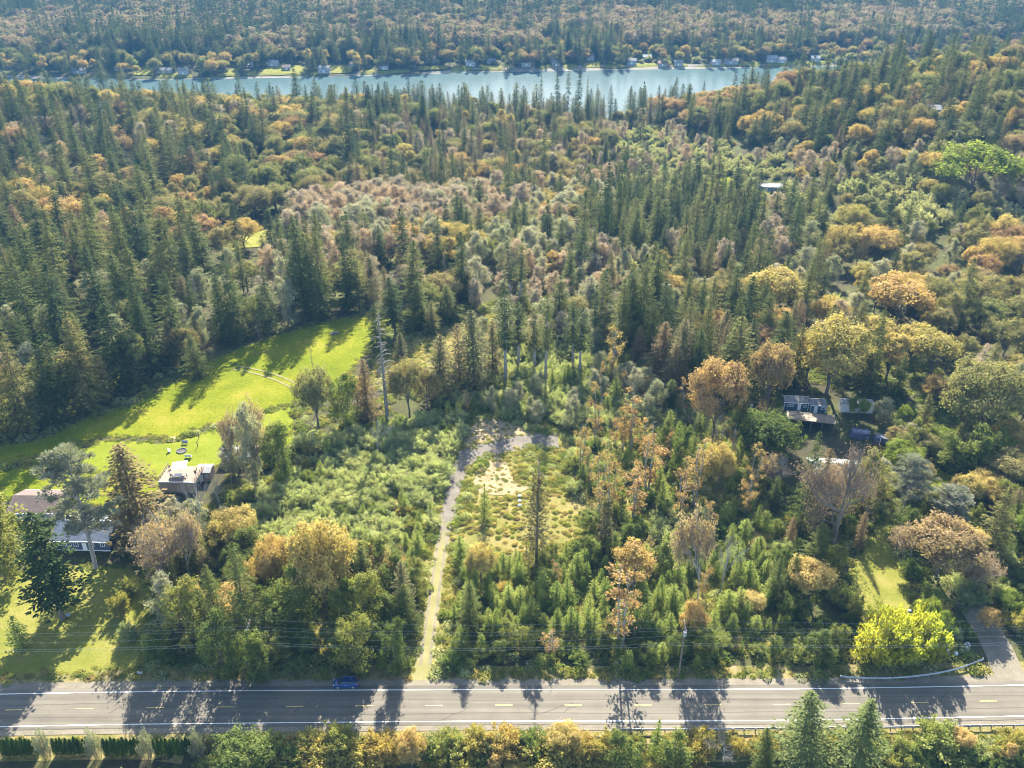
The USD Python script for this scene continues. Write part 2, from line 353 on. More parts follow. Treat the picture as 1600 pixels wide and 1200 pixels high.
# ------------------------------------------------------------------ areas of ground (traced as sight lines, laid on the terrain)
NORTH_LINE = [(-160, 1090), (0, 1085.5), (400, 1080), (800, 1078.3), (1200, 1077.5), (1400, 1075), (1600, 1071), (1760, 1068)]
SOUTH_LINE = [(-160, 1142), (0, 1136.5), (400, 1130.5), (800, 1127.5), (1200, 1126.5), (1400, 1123.5), (1600, 1119.5), (1760, 1116)]
CENTRE_LINE = [(-160, 1115.5), (0, 1110.5), (400, 1105), (800, 1102.5), (1200, 1101.6), (1400, 1099), (1600, 1095), (1760, 1092)]
def ground_line(pts):
    x, y = G(*np.array(pts, float).T); return np.stack([x, y], 1)
def smooth_line(p, step=1.5):
    from scipy.interpolate import CubicSpline
    p = np.asarray(p, float)
    s = np.concatenate([[0], np.cumsum(np.linalg.norm(np.diff(p, axis=0), axis=1))])
    t = np.linspace(0, s[-1], max(4, int(s[-1] / step)))
    return CubicSpline(s, p)(t)
def extend(p, d=400):
    a, b = p[0] + (p[0] - p[1]) / np.linalg.norm(p[0] - p[1]) * d, p[-1] + (p[-1] - p[-2]) / np.linalg.norm(p[-1] - p[-2]) * d
    return np.vstack([a, p, b])
def offset(p, d):
    t = np.gradient(p, axis=0); t /= np.linalg.norm(t, axis=1, keepdims=True)
    return p + np.stack([-t[:, 1], t[:, 0]], 1) * d
def strip(left, right, lift, cols=2, zfun=height):
    k = np.linspace(0, 1, cols)[None, :, None]
    g = left[:, None] * (1 - k) + right[:, None] * k
    z = zfun(g[..., 0], g[..., 1]) + lift
    v = np.concatenate([g, z[..., None]], -1).reshape(-1, 3)
    n = len(left); i, j = np.meshgrid(np.arange(n - 1), np.arange(cols - 1), indexing='ij')
    q = np.stack([i * cols + j, i * cols + j + 1, (i + 1) * cols + j + 1, (i + 1) * cols + j], -1).reshape(-1, 4)
    f = np.vstack([q[:, [0, 1, 2]], q[:, [0, 2, 3]]])
    nrm = np.cross(v[f[0, 1]] - v[f[0, 0]], v[f[0, 2]] - v[f[0, 0]])
    return v, f if nrm[2] > 0 else f[:, ::-1]
def sheet(poly_px, lift, step=2.0, rough=0.8, seed=0):
    """A patch of ground with an uneven edge, laid over the terrain."""
    from shapely.geometry import Polygon, Point
    p = ground_line(poly_px)
    q = []
    for a, b in zip(p, np.roll(p, -1, 0)):
        m = max(1, int(np.linalg.norm(b - a) / step)); q += [a + (b - a) * k / m for k in range(m)]
    q = np.array(q)
    q = q + rough * 2 * np.stack([meshkit.fbm(np.stack([q[:, 0] / 5, q[:, 1] / 5, 0 * q[:, 0] + s + seed], -1), 3) - 0.5 for s in (0, 9)], 1) * 2
    poly = Polygon(q).buffer(0)
    if poly.geom_type != 'Polygon': poly = max(poly.geoms, key=lambda g: g.area)
    import shapely
    x0, y0, x1, y1 = poly.bounds
    gx, gy = np.meshgrid(np.arange(x0, x1, step), np.arange(y0, y1, step)); pts = np.stack([gx.ravel(), gy.ravel()], 1)
    inner = poly.buffer(-step * 0.6)
    pts = pts[shapely.contains_xy(inner, pts[:, 0], pts[:, 1])]
    edge = np.array(poly.exterior.coords)[:-1]
    allp = np.vstack([edge, pts])
    from scipy.spatial import Delaunay
    tri = Delaunay(allp).simplices
    cen = allp[tri].mean(1)
    tri = tri[shapely.contains_xy(poly, cen[:, 0], cen[:, 1])]
    v = np.column_stack([allp, height(allp[:, 0], allp[:, 1]) + lift])
    n = np.cross(v[tri[:, 1]] - v[tri[:, 0]], v[tri[:, 2]] - v[tri[:, 0]])[:, 2]
    tri[n < 0] = tri[n < 0][:, ::-1]
    return v, tri
AREAS = {
 'meadow': [(-60, 738), (0, 726), (45, 718), (107, 696), (172, 683), (275, 683), (320, 668), (400, 645), (470, 624), (520, 606), (553, 575), (578, 540), (592, 505), (575, 494), (520, 500), (440, 522), (370, 546), (310, 572), (270, 598), (215, 628), (130, 656), (60, 686), (-60, 706)],
 'back_meadow': [(566, 612), (590, 560), (640, 530), (700, 512), (760, 486), (800, 490), (790, 515), (740, 545), (700, 575), (640, 600)],
 'lower_lawn': [(45, 725), (107, 702), (172, 689), (275, 689), (320, 676), (400, 652), (455, 632), (466, 690), (400, 715), (345, 724), (300, 745), (200, 745), (130, 736)],
 'west_lawn': [(-60, 742), (45, 727), (130, 738), (250, 748), (250, 775), (190, 792), (100, 778), (-60, 780)],
 'front_lawn': [(-60, 912), (40, 893), (100, 888), (140, 880), (200, 888), (235, 915), (250, 960), (240, 1010), (222, 1042), (150, 1052), (60, 1056), (-60, 1062)],
 'side_lawn': [(240, 800), (262, 790), (275, 800), (262, 830), (245, 850), (225, 850)],
 'east_lawn': [(1425, 716), (1458, 724), (1500, 752), (1498, 772), (1450, 776), (1436, 748)],
 'south_east_lawn': [(1325, 885), (1362, 825), (1392, 800), (1404, 850), (1414, 905), (1432, 975), (1380, 975), (1335, 955)],
 'north_west_lawn': [(-40, 296), (40, 300), (52, 322), (-40, 330)],
 'forest_clearing': [(330, 372), (370, 345), (410, 352), (430, 368), (400, 388), (350, 392)],
 'north_east_clearing': [(1100, 280), (1140, 277), (1165, 288), (1150, 302), (1105, 298)],
}
STRAW = [[(722, 696), (738, 668), (752, 655), (775, 652), (800, 665), (838, 676), (872, 682), (850, 690), (790, 694), (745, 706)],
         [(738, 756), (744, 738), (760, 726), (775, 712), (788, 716), (800, 742), (826, 764), (800, 776), (752, 770)]]
DRIVE = [(662, 1064), (664, 1045), (669, 1000), (676, 950), (683, 900), (691, 850), (699, 805), (707, 762), (716, 733), (733, 712), (765, 702), (800, 694), (840, 689), (872, 688)]
DRIVE_W = [5.2, 4.0, 3.2, 3.2, 3.1, 3.1, 3.6, 4.2, 5.2, 6.0, 6.0, 6.4, 7.0, 7.2]
CROSS_ROAD = [(1592, 1076), (1572, 1040), (1556, 1005), (1544, 985), (1530, 962), (1512, 940)]
KEEP_OUT = [  # pixel outlines of the bases of houses and open spots
 [(70, 885), (200, 880), (190, 815), (80, 812)], [(-20, 815), (110, 815), (110, 770), (-20, 770)], [(235, 800), (345, 790), (345, 700), (235, 705)],
 [(1215, 690), (1400, 700), (1400, 625), (1215, 610)], [(1225, 765), (1375, 765), (1375, 690), (1225, 690)], [(1180, 312), (1230, 312), (1230, 280), (1180, 280)],
 [(1150, 650), (1200, 650), (1200, 622), (1150, 622)], [(-20, 318), (45, 318), (45, 290), (-20, 290)]]

# ------------------------------------------------------------------ materials of plants
BARK = plain('bark', (0.10, 0.085, 0.07), 0.9, vary=0.4, scale=2.0, spec=0.1)
PALE_BARK = plain('pale_bark', (0.20, 0.185, 0.17), 0.9, vary=0.3, scale=2.0, spec=0.1)
DEAD_BARK = plain('weathered_wood', (0.13, 0.12, 0.11), 0.9, vary=0.3, scale=2.0, spec=0.1)
M = {
 'fir': foliage('fir_needles', [(0, (.030, .050, .015)), (.4, (.058, .080, .019)), (.8, (.095, .110, .024)), (1, (.125, .120, .032))], .22),
 'cedar': foliage('cedar_sprays', [(0, (.10,.105,.04)), (.5, (.14,.12,.045)), (1, (.17,.125,.05))], .22),
 'sapling': foliage('young_needles', [(0, (.12,.175,.026)), (1, (.185,.225,.04))], .3),
 'maple_olive': foliage('olive_leaves', [(0, (.15,.165,.05)), (.4, (.20,.19,.065)), (.75, (.24,.20,.075)), (1, (.17,.19,.06))], .35),
 'maple_gold': foliage('gold_leaves', [(0, (.29,.265,.075)), (.5, (.36,.29,.08)), (1, (.37,.27,.09))], .35),
 'maple_rust': foliage('rust_leaves', [(0, (.24,.19,.085)), (.5, (.30,.20,.08)), (1, (.31,.225,.095))], .35),
 'alder_tan': foliage('tan_leaves', [(0, (.25,.24,.165)), (.5, (.29,.25,.17)), (1, (.33,.27,.16))], .35, tcol=(1.3, 1.2, .8)),
 'alder_grey': foliage('grey_green_leaves', [(0, (.20,.215,.12)), (.6, (.25,.25,.155)), (1, (.29,.28,.18))], .35, tcol=(1.3, 1.3, .8)),
 'alder_gold': foliage('amber_leaves', [(0, (.28,.215,.07)), (.6, (.30,.205,.07)), (1, (.28,.23,.08))], .35),
 'alder_green': foliage('green_leaves', [(0, (.085, .12, .03)), (.6, (.13, .16, .035)), (1, (.18, .185, .04))], .35),
 'willow': foliage('willow_leaves', [(0, (.20,.21,.105)), (.5, (.245,.25,.125)), (1, (.28,.27,.14))], .35, tcol=(1.3, 1.35, .7)),
 'shrub_pale': foliage('sage_leaves', [(0, (.20,.24,.10)), (.5, (.26,.295,.13)), (1, (.30,.32,.155))], .35, tcol=(1.3, 1.35, .7)),
 'shrub_green': foliage('bramble_leaves', [(0, (.10,.15,.04)), (.5, (.16,.20,.05)), (1, (.22,.24,.065))], .3),
 'shrub_yellow': foliage('yellow_green_leaves', [(0, (.20, .21, .05)), (.6, (.28, .26, .06)), (1, (.33, .26, .07))], .35),
 'lime': foliage('lime_leaves', [(0, (.13, .185, .03)), (1, (.17, .205, .032))], .4),
 'yellow': foliage('yellow_leaves', [(0, (.21, .235, .02)), (1, (.25, .255, .022))], .4, leaf=.4),
 'pine': foliage('pine_needles', [(0, (.17, .175, .125)), (1, (.19, .195, .14))], .2),
 'column': foliage('hedge_leaves', [(0, (.045, .095, .02)), (1, (.06, .12, .025))], .25),
 'olive': foliage('olive_grey_leaves', [(0, (.17, .18, .12)), (1, (.20, .205, .14))], .25),
 'brown': foliage('brown_leaves', [(0, (.17, .125, .09)), (1, (.20, .14, .10))], .3),
 'ivy': foliage('climber_leaves', [(0, (.13, .125, .045)), (1, (.17, .14, .05))], .3),
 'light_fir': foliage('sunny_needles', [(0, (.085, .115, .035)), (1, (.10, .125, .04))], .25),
 'twig': foliage('faded_leaves', [(0, (.24, .185, .11)), (1, (.28, .215, .13))], .3),
 'red': foliage('red_leaves', [(0, (.45, .05, .05)), (1, (.45, .05, .05))], .3),
 'grass': foliage('dry_grass_blades', [(0, (.21, .23, .07)), (.5, (.28, .25, .10)), (1, (.32, .26, .12))], .35),
 'weed': foliage('weed_leaves', [(0, (.11, .16, .03)), (.5, (.20, .22, .045)), (1, (.27, .25, .06))], .35),
}
# kind: (prim name, words for the label, category, material, bark, builders)
def K(name, words, cat, m, bark, *shapes): return dict(name=name, words=words, cat=cat, mat=m, bark=bark, shapes=shapes)
KINDS = {
 'fir': K('fir_tree', 'dark green fir tree', 'fir tree', 'fir', BARK,
          *[lambda s=s, q=q: fir(s, 28, q[0], q[1], q[2], 7, 1.35, q[3], q[4], q[5]) for s, q in enumerate([(6.2, .06, 40, .25, .66, .05), (5.4, .10, 38, .3, .6, .08), (7.2, .05, 42, .28, .78, .04), (5.0, .22, 34, .4, .55, .14), (6.4, .08, 36, .4, .62, .10), (7.0, .04, 40, .3, .85, .04), (5.8, .18, 32, .42, .5, .16), (6.6, .06, 38, .35, .7, .08)])]),
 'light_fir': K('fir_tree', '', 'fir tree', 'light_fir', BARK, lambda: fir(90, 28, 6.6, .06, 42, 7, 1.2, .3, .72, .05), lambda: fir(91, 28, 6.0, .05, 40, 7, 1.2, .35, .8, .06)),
 'spar_fir': K('fir_tree', 'slender fir tree with long bare trunk', 'fir tree', 'fir', PALE_BARK, *[lambda s=s: fir(s + 20, 28, 2.7, .42, 34, 4, 1.1, .35, .55, .2) for s in range(3)]),
 'cedar': K('cedar_tree', 'brownish green cedar tree', 'cedar tree', 'cedar', BARK, *[lambda s=s: fir(s + 40, 20, 4.6 - .6 * s, .03, 46, 5, 1.0, .2, .62) for s in range(3)]),
 'sapling': K('fir_sapling', 'bright green fir sapling', 'sapling', 'sapling', BARK, *[lambda s=s: fir(s + 60, 6, 1.55, .03, 18, 4, .62, .25, .85) for s in range(4)]),
 'maple_olive': K('maple_tree', 'olive brown broadleaf tree', 'maple tree', 'maple_olive', BARK, *[lambda s=s, R=R, n=n: maple(s, 18, R, n, 400, .46) for s, (R, n) in enumerate([(7.2, 38), (8.4, 46), (4.8, 24), (6.2, 26), (7.8, 34)])]),
 'maple_gold': K('maple_tree', 'golden leaved broadleaf tree', 'maple tree', 'maple_gold', BARK, *[lambda s=s, R=R, n=n: maple(s + 10, 18, R, n, 390, .46) for s, (R, n) in enumerate([(7.0, 36), (8.2, 44), (4.8, 24), (6.2, 26)])]),
 'maple_rust': K('maple_tree', 'rust brown broadleaf tree', 'maple tree', 'maple_rust', BARK, *[lambda s=s, R=R, n=n: maple(s + 20, 18, R, n, 380, .46) for s, (R, n) in enumerate([(7.0, 38), (5.2, 26), (7.8, 40)])]),
 'alder_tan': K('alder_tree', 'tan leaved slender tree', 'alder tree', 'alder_tan', PALE_BARK, *[lambda s=s: alder(s, 18, 4.4, 54, 150, .38, .16, 1 + s % 2) for s in range(3)]),
 'alder_grey': K('alder_tree', 'grey green slender tree', 'alder tree', 'alder_grey', PALE_BARK, *[lambda s=s: alder(s + 10, 18, 4.2, 54, 150, .38, .12, 1 + s % 2) for s in range(3)]),
 'alder_gold': K('alder_tree', 'thin tree with sparse amber leaves', 'alder tree', 'alder_gold', PALE_BARK, *[lambda s=s: alder(s + 20, 14, 1.9, 32, 50, .32, .18, 2, .42) for s in range(4)]),
 'alder_green': K('alder_tree', 'mid green slender tree', 'alder tree', 'alder_green', BARK, *[lambda s=s: alder(s + 30, 12, 3.2, 40, 150, .34, .06, 2) for s in range(3)]),
 'willow': K('willow_shrub', 'pale yellow green willow', 'willow', 'willow', PALE_BARK, *[lambda s=s: shrub(s, 8, 4.6, 20, 190, .5, .1) for s in range(3)]),
 'shrub_pale': K('bush', 'sage green bush', 'bush', 'shrub_pale', PALE_BARK, *[lambda s=s: shrub(s + 10, 4.2, 2.5, 15, 260, .28, .16, .5) for s in range(4)]),
 'shrub_green': K('bush', 'leafy green bush', 'bush', 'shrub_green', BARK, *[lambda s=s: shrub(s + 20, 4.0, 2.5, 14, 240, .30, .14) for s in range(3)]),
 'shrub_yellow': K('bush', 'yellow green bush', 'bush', 'shrub_yellow', PALE_BARK, *[lambda s=s: shrub(s + 30, 4.5, 2.8, 15, 260, .30, .14) for s in range(3)]),
 'bare': K('bare_tree', 'leafless grey tree', 'bare tree', None, PALE_BARK, *[lambda s=s: bare(s, 13, spread=.5, kids=(3, 5)) for s in range(2)]),
 'twiggy': K('bare_tree', 'nearly bare tree with a few tan leaves', 'bare tree', 'twig', PALE_BARK, *[lambda s=s: bare(s + 5, 16, 3200, .42, .55, 4, (4, 6)) for s in range(2)]),
 # single characters
 'pine': K('pine_tree', '', 'pine tree', 'pine', PALE_BARK, lambda: pine(3)),
 'snag': K('dead_tree', 'grey dead tree', 'dead tree', None, DEAD_BARK, lambda: snag(5)),
 'ivy': K('ivy_clad_tree', '', 'tree', 'ivy', BARK, lambda: ivy_pole(7, 26, 1.7), lambda: ivy_pole(9, 22, 1.2, 1900)),
 'lime': K('lime_tree', '', 'broadleaf tree', 'lime', BARK, lambda: maple(31, 14, 8, 30, 360, .5, .15)),
 'yellow': K('yellow_bush', '', 'bush', 'yellow', BARK, *[lambda s=s: shrub(41 + s, 5.5, 3.6, 18, 260, .36, .12) for s in range(3)]),
 'column': K('hedge_conifer', '', 'hedge conifer', 'column', BARK, lambda: column(1), lambda: column(2)),
 'olive': K('olive_tree', '', 'olive tree', 'olive', BARK, lambda: shrub(45, 5, 2.2, 14, 170, .3, .25, .35)),
 'brown': K('brown_tree', '', 'bare tree', 'brown', BARK, lambda: bare(12, 20, 5200, .30, .80, 5, (3, 6), .26, 3, .016)),
 'red': K('red_maple', '', 'maple tree', 'red', BARK, lambda: maple(50, 10, 5, 16, 220, .5, .12)),
 'roundish': K('round_tree', '', 'broadleaf tree', 'alder_green', BARK, lambda: maple(55, 12, 6.5, 34, 380, .42, .12)),
}
def stand(mesh, h):
    """Sets the crown's and the trunk's height to h."""
    trunk, crown = mesh
    top_z = max(m[0][:, 2].max() for m in (trunk, crown) if m is not None)
    return [None if m is None else (m[0] * [1, 1, h / top_z], m[1]) for m in (trunk, crown)], h
NATURAL = {}
classes = stage.CreateClassPrim('/World/plant_kinds')
def prototypes(kind):
    """Class prims of one kind of plant: each with the parts trunk and crown."""
    if kind in NATURAL: return NATURAL[kind]
    k, out = KINDS[kind], []
    for i, build in enumerate(k['shapes']):
        trunk, crown = build()
        h = max(m[0][:, 2].max() for m in (trunk, crown) if m is not None)
        ref = crown or trunk
        w = 2 * np.percentile(np.linalg.norm(ref[0][:, :2], axis=1), 96)
        path = f'/World/plant_kinds/{kind}_{i + 1}'
        UsdGeom.Xform.Define(stage, path)
        if crown is None:
            usdkit.mesh(stage, path + '/trunk', trunk, k['bark'])
        else:
            if trunk is not None: usdkit.mesh(stage, path + '/trunk', trunk, k['bark'])
            usdkit.mesh(stage, path + '/crown', crown, M[k['mat']])
        out.append((path, h, w))
    NATURAL[kind] = out
    return out

# ------------------------------------------------------------------ where things grow
plants = []          # dict(kind, shape, x, y, h, w (scale across), rot, label, group)
rng = np.random.default_rng(11)
def single(kind, px, py, ptop, wpx=None, label=None, shape=None, group=None, tilt=0.8):
    """One plant of its own: foot at a sight line, its top at a row of the picture, wpx wide there."""
    x, y = map(float, G(px, py)); h = rise(px, py, ptop)
    protos = prototypes(kind); s = int(rng.integers(len(protos))) if shape is None else shape % len(protos)
    _, H, W = protos[s]
    depth = float(P(x, y, height(x, y) + h * .5)[2])
    w = h / H if wpx is None else wpx / FPX * depth / W
    plants.append(dict(kind=kind, shape=s, x=x, y=y, h=h, w=w, rot=rng.uniform(0, 6.28), label=label, group=group, hero=True, tilt=tilt))
# ------------------------------------------------------------------ the ground
def soil(name, stops, scale, rough=0.95, bump=0.3, scale2=None, bd=0.3, spec=0.015, dim=.62):
    stops = [(a, tuple(c * dim for c in b)) for a, b in stops]
    return mat(name, {'g': ('geometry', {}), 'n': ('noise_texture', {'scale': scale, 'detail': 8.0, 'roughness': 0.65}), 'n2': ('noise_texture', {'scale': scale2 or scale * 14, 'detail': 4.0, 'roughness': 0.7}),
                      'm': ('mix_float', {'fac': 0.4}), 'r': ('rgb_ramp', {'ramp': stops}), 'b': ('bump', {'strength': bump, 'distance': bd}), 'p': ('principled_bsdf', {'roughness': rough, 'specular_ior_level': spec})},
               [('g.position', 'n.vector'), ('g.position', 'n2.vector'), ('n.fac', 'm.a'), ('n2.fac', 'm.b'), ('m.result', 'r.fac'), ('r.color', 'p.base_color'), ('n2.fac', 'b.height'), ('b.normal', 'p.normal')])
FLOOR = soil('forest_floor', [(0.3, (.055, .05, .032)), (0.45, (.085, .075, .045)), (0.55, (.10, .11, .04)), (0.7, (.16, .145, .07))], 0.06)
MEADOW = soil('meadow_grass', [(0.34, (.105, .145, .010)), (0.47, (.165, .195, .012)), (0.56, (.23, .235, .018)), (0.66, (.31, .26, .05))], 0.07, scale2=1.3, bump=.6)
LAWN = soil('lawn_grass', [(0.3, (.15, .165, .03)), (0.48, (.21, .215, .04)), (0.6, (.28, .25, .07)), (0.72, (.34, .275, .11))], 0.18, scale2=2.0, bump=.4)
LOWER = soil('lower_lawn_grass', [(0.3, (.14, .18, .015)), (0.5, (.20, .235, .022)), (0.62, (.26, .265, .035)), (0.75, (.33, .28, .08))], 0.16, scale2=1.8, bump=.4)
WEEDY = soil('weedy_ground', [(0.3, (.10, .11, .03)), (0.45, (.20, .19, .05)), (0.58, (.30, .24, .09)), (0.72, (.40, .30, .16))], 0.16, scale2=1.5)
STRAWM = soil('straw_ground', [(0.3, (.24, .18, .09)), (0.5, (.37, .285, .165)), (0.7, (.48, .385, .245))], 0.3, scale2=2.0)
GRAVEL = soil('driveway_gravel', [(0.3, (.14, .115, .095)), (0.5, (.20, .168, .142)), (0.7, (.28, .24, .20))], 0.5, scale2=5.0, bump=.4)
TRACK = soil('track_grass', [(0.3, (.18, .19, .06)), (0.5, (.27, .245, .105)), (0.7, (.36, .30, .17))], 0.4, scale2=2.5)
VERGE = soil('verge_grass', [(0.3, (.10, .11, .03)), (0.45, (.20, .19, .06)), (0.58, (.32, .25, .12)), (0.75, (.36, .27, .16))], 0.25, scale2=2.0)
SHOULDER = soil('shoulder_gravel', [(0.3, (.17, .15, .112)), (0.5, (.245, .215, .162)), (0.7, (.33, .29, .22))], 0.35, scale2=4.0)
SAND = soil('beach_sand', [(0.3, (.22, .19, .15)), (0.7, (.36, .33, .28))], 0.2)
ASPHALT = mat('asphalt', {'g': ('geometry', {}), 'n': ('noise_texture', {'scale': 0.25, 'detail': 6.0, 'roughness': .6}), 'n2': ('noise_texture', {'scale': 9.0, 'detail': 3.0}), 'mp': ('mapping', {'scale': (.02, .9, 1)}),
                          'n3': ('noise_texture', {'scale': 1.0, 'detail': 3.0}), 'm': ('mix_float', {'fac': .3}), 'm2': ('mix_float', {'fac': .58}), 'r': ('rgb_ramp', {'ramp': [(.3, (.066, .058, .044)), (.5, (.100, .088, .067)), (.7, (.138, .122, .094))]}),
                          'b': ('bump', {'strength': .15, 'distance': .02}), 'p': ('principled_bsdf', {'roughness': .85, 'specular_ior_level': .25})},
              [('g.position', 'n.vector'), ('g.position', 'n2.vector'), ('g.position', 'mp.vector'), ('mp.vector', 'n3.vector'), ('n.fac', 'm.a'), ('n2.fac', 'm.b'), ('m.result', 'm2.a'), ('n3.fac', 'm2.b'), ('m2.result', 'r.fac'), ('r.color', 'p.base_color'), ('n2.fac', 'b.height'), ('b.normal', 'p.normal')])
WHITE_LINE = plain('white_road_paint', (.62, .61, .58), .7, vary=.15, scale=1.5)
YELLOW_LINE = plain('yellow_road_paint', (.55, .36, .09), .7, vary=.2, scale=1.5)
TAR = plain('tar_seam', (.05, .046, .042), .95, vary=.3, spec=.02)
WATERM = mat('bay_water', {'g': ('geometry', {}), 'mp': ('mapping', {'scale': (.05, .16, 1)}), 'n': ('noise_texture', {'scale': 1.0, 'detail': 6.0, 'roughness': .6}), 'b': ('bump', {'strength': .25, 'distance': .5}),
                           'p': ('principled_bsdf', {'base_color': (.045, .075, .076), 'roughness': .20, 'ior': 1.12, 'specular_ior_level': .10})},
             [('g.position', 'mp.vector'), ('mp.vector', 'n.vector'), ('n.fac', 'b.height'), ('b.normal', 'p.normal')])

# terrain: fine near, coarse far, out to the horizon
ys = np.concatenate([np.arange(-300, 40, 20), np.arange(40, 150, 1.5), np.arange(150, 420, 4), np.arange(420, 2000, 12), np.arange(2000, 9000, 120), [9000, 14000]])
xs = np.concatenate([[-9000, -6000, -4500], np.arange(-3500, -1400, 100), np.arange(-1400, -150, 20), np.arange(-150, 150, 5), np.arange(150, 1400, 20), np.arange(1400, 3500, 100), [3500, 4500, 6000, 9000]])
gx, gy = np.meshgrid(xs, ys)
gz = height(gx, gy)
n_, m_ = gx.shape; i_, j_ = np.meshgrid(np.arange(n_ - 1), np.arange(m_ - 1), indexing='ij')
quads = np.stack([i_ * m_ + j_, i_ * m_ + j_ + 1, (i_ + 1) * m_ + j_ + 1, (i_ + 1) * m_ + j_], -1).reshape(-1, 4)
top('terrain', (np.stack([gx, gy, gz], -1).reshape(-1, 3), quads), FLOOR, kind='structure', smooth=True)
wx, wy = 5000.0, (500.0, 2600.0)
top('water', (np.array([[-wx, wy[0], WATER], [wx, wy[0], WATER], [wx, wy[1], WATER], [-wx, wy[1], WATER]]), np.array([[0, 1, 2, 3]])), WATERM, kind='structure')
for n_, (name, m_) in enumerate([('meadow', MEADOW), ('back_meadow', WEEDY), ('lower_lawn', LOWER), ('west_lawn', MEADOW), ('front_lawn', LAWN), ('side_lawn', LAWN), ('east_lawn', MEADOW), ('south_east_lawn', LAWN), ('north_west_lawn', MEADOW), ('forest_clearing', LAWN), ('north_east_clearing', MEADOW)]):
    top(name, sheet(AREAS[name], (.03 if n_ < 8 else .3) + .004 * n_, 2.0, 1.0, n_), m_, kind='structure')
top('brush_ground', sheet([(400, 800), (470, 700), (590, 672), (720, 630), (800, 545), (990, 545), (1080, 640), (1190, 700), (1210, 860), (1210, 1010), (700, 1030), (300, 1030), (300, 900)], .012, 3.0, .8, 20), WEEDY, kind='structure')
for p_ in STRAW: top('straw_ground', sheet(p_, .085, 1.5, .7, 31), STRAWM, kind='structure')

# road
road_x = np.arange(-420, 421, 3.0)
def road_line(l):
    q = extend(smooth_line(ground_line(l), 3.0)); return np.stack([road_x, np.interp(road_x, q[:, 0], q[:, 1])], 1)
north, south, centre = map(road_line, (NORTH_LINE, SOUTH_LINE, CENTRE_LINE))
def road_z(x, y): return np.zeros(np.shape(x))
top('verge', strip(offset(south, -7.0), offset(north, 5.6), .045, 9, height), VERGE, kind='structure')
top('road_shoulder', strip(offset(south, -1.9), offset(north, 2.5), .10, 4, road_z), SHOULDER, kind='structure')
road = top('road', strip(offset(south, -.75), offset(north, 1.0), .14, 4, road_z), ASPHALT, kind='structure')
for l in (north, south):
    part(road, 'edge_line', strip(offset(l, -.075), offset(l, .075), .146, 2, road_z), WHITE_LINE)
dash_len = 3.05; cl = extend(smooth_line(ground_line(CENTRE_LINE), .5), 30)
s_ = np.concatenate([[0], np.cumsum(np.linalg.norm(np.diff(cl, axis=0), axis=1))])
px_ = P(cl[:, 0], cl[:, 1], 0 * cl[:, 0])[0]
s0 = float(np.interp(556, px_, s_))
for k_ in range(-9, 11):
    t_ = s0 + 12.19 * k_
    q_ = np.stack([np.interp(np.linspace(t_, t_ + dash_len, 4), s_, cl[:, i]) for i in range(2)], 1)
    part(road, 'centre_dash', strip(offset(q_, -.07), offset(q_, .07), .146, 2, road_z), YELLOW_LINE)
g_ = np.random.default_rng(4)
for off_ in (1.7, 4.6):   # tar seams along the lanes
    l_ = offset(south, off_) + 0; l_[:, 1] += .12 * np.sin(l_[:, 0] / 7 + off_)
    part(road, 'tar_seam', strip(offset(l_, -.035), offset(l_, .035), .1445, 2, road_z), TAR)
for x0_, l_ in ((-70, 6), (-38, 9), (-12, 5), (4, 8), (9, 4), (31, 7), (52, 9), (74, 6)):
    u_ = np.linspace(0, 1, 14); yb = np.interp(x0_, south[:, 0], south[:, 1]) + g_.uniform(-.3, 2.5)
    q_ = np.stack([x0_ + l_ * u_ * g_.uniform(.2, 1), yb + g_.uniform(1.5, 4.5) * u_ + np.cumsum(g_.normal(size=14)) * .12], 1)
    part(road, 'sealed_crack', strip(offset(q_, -.04), offset(q_, .04), .1448, 2, road_z), TAR)
# driveway: gravel above, grown-over track below
dl = smooth_line(ground_line(DRIVE), 1.2); s_ = np.linspace(0, 1, len(dl))
dw = np.interp(s_, np.concatenate([[0], np.cumsum(np.linalg.norm(np.diff(ground_line(DRIVE), axis=0), axis=1))]) / np.sum(np.linalg.norm(np.diff(ground_line(DRIVE), axis=0), axis=1)), DRIVE_W)
wob = (meshkit.fbm(np.stack([dl[:, 0] / 3, dl[:, 1] / 3, 0 * dl[:, 0]], -1), 3) - .5) * 1.3
a_d, b_d = offset(dl, 1) - dl, offset(dl, -1) - dl
def band(i0, i1, name, m_, lift):
    l_ = (dl + a_d * (dw / 2 + wob)[:, None])[i0:i1]; r_ = (dl + b_d * (dw / 2 - wob * .6)[:, None])[i0:i1]
    return top(name, strip(l_, r_, lift, 5), m_, kind='structure')
cut = int(np.argmin(np.abs(P(dl[:, 0], dl[:, 1], 0 * dl[:, 0])[1] - 838)))
ycut = float(dl[cut, 1])
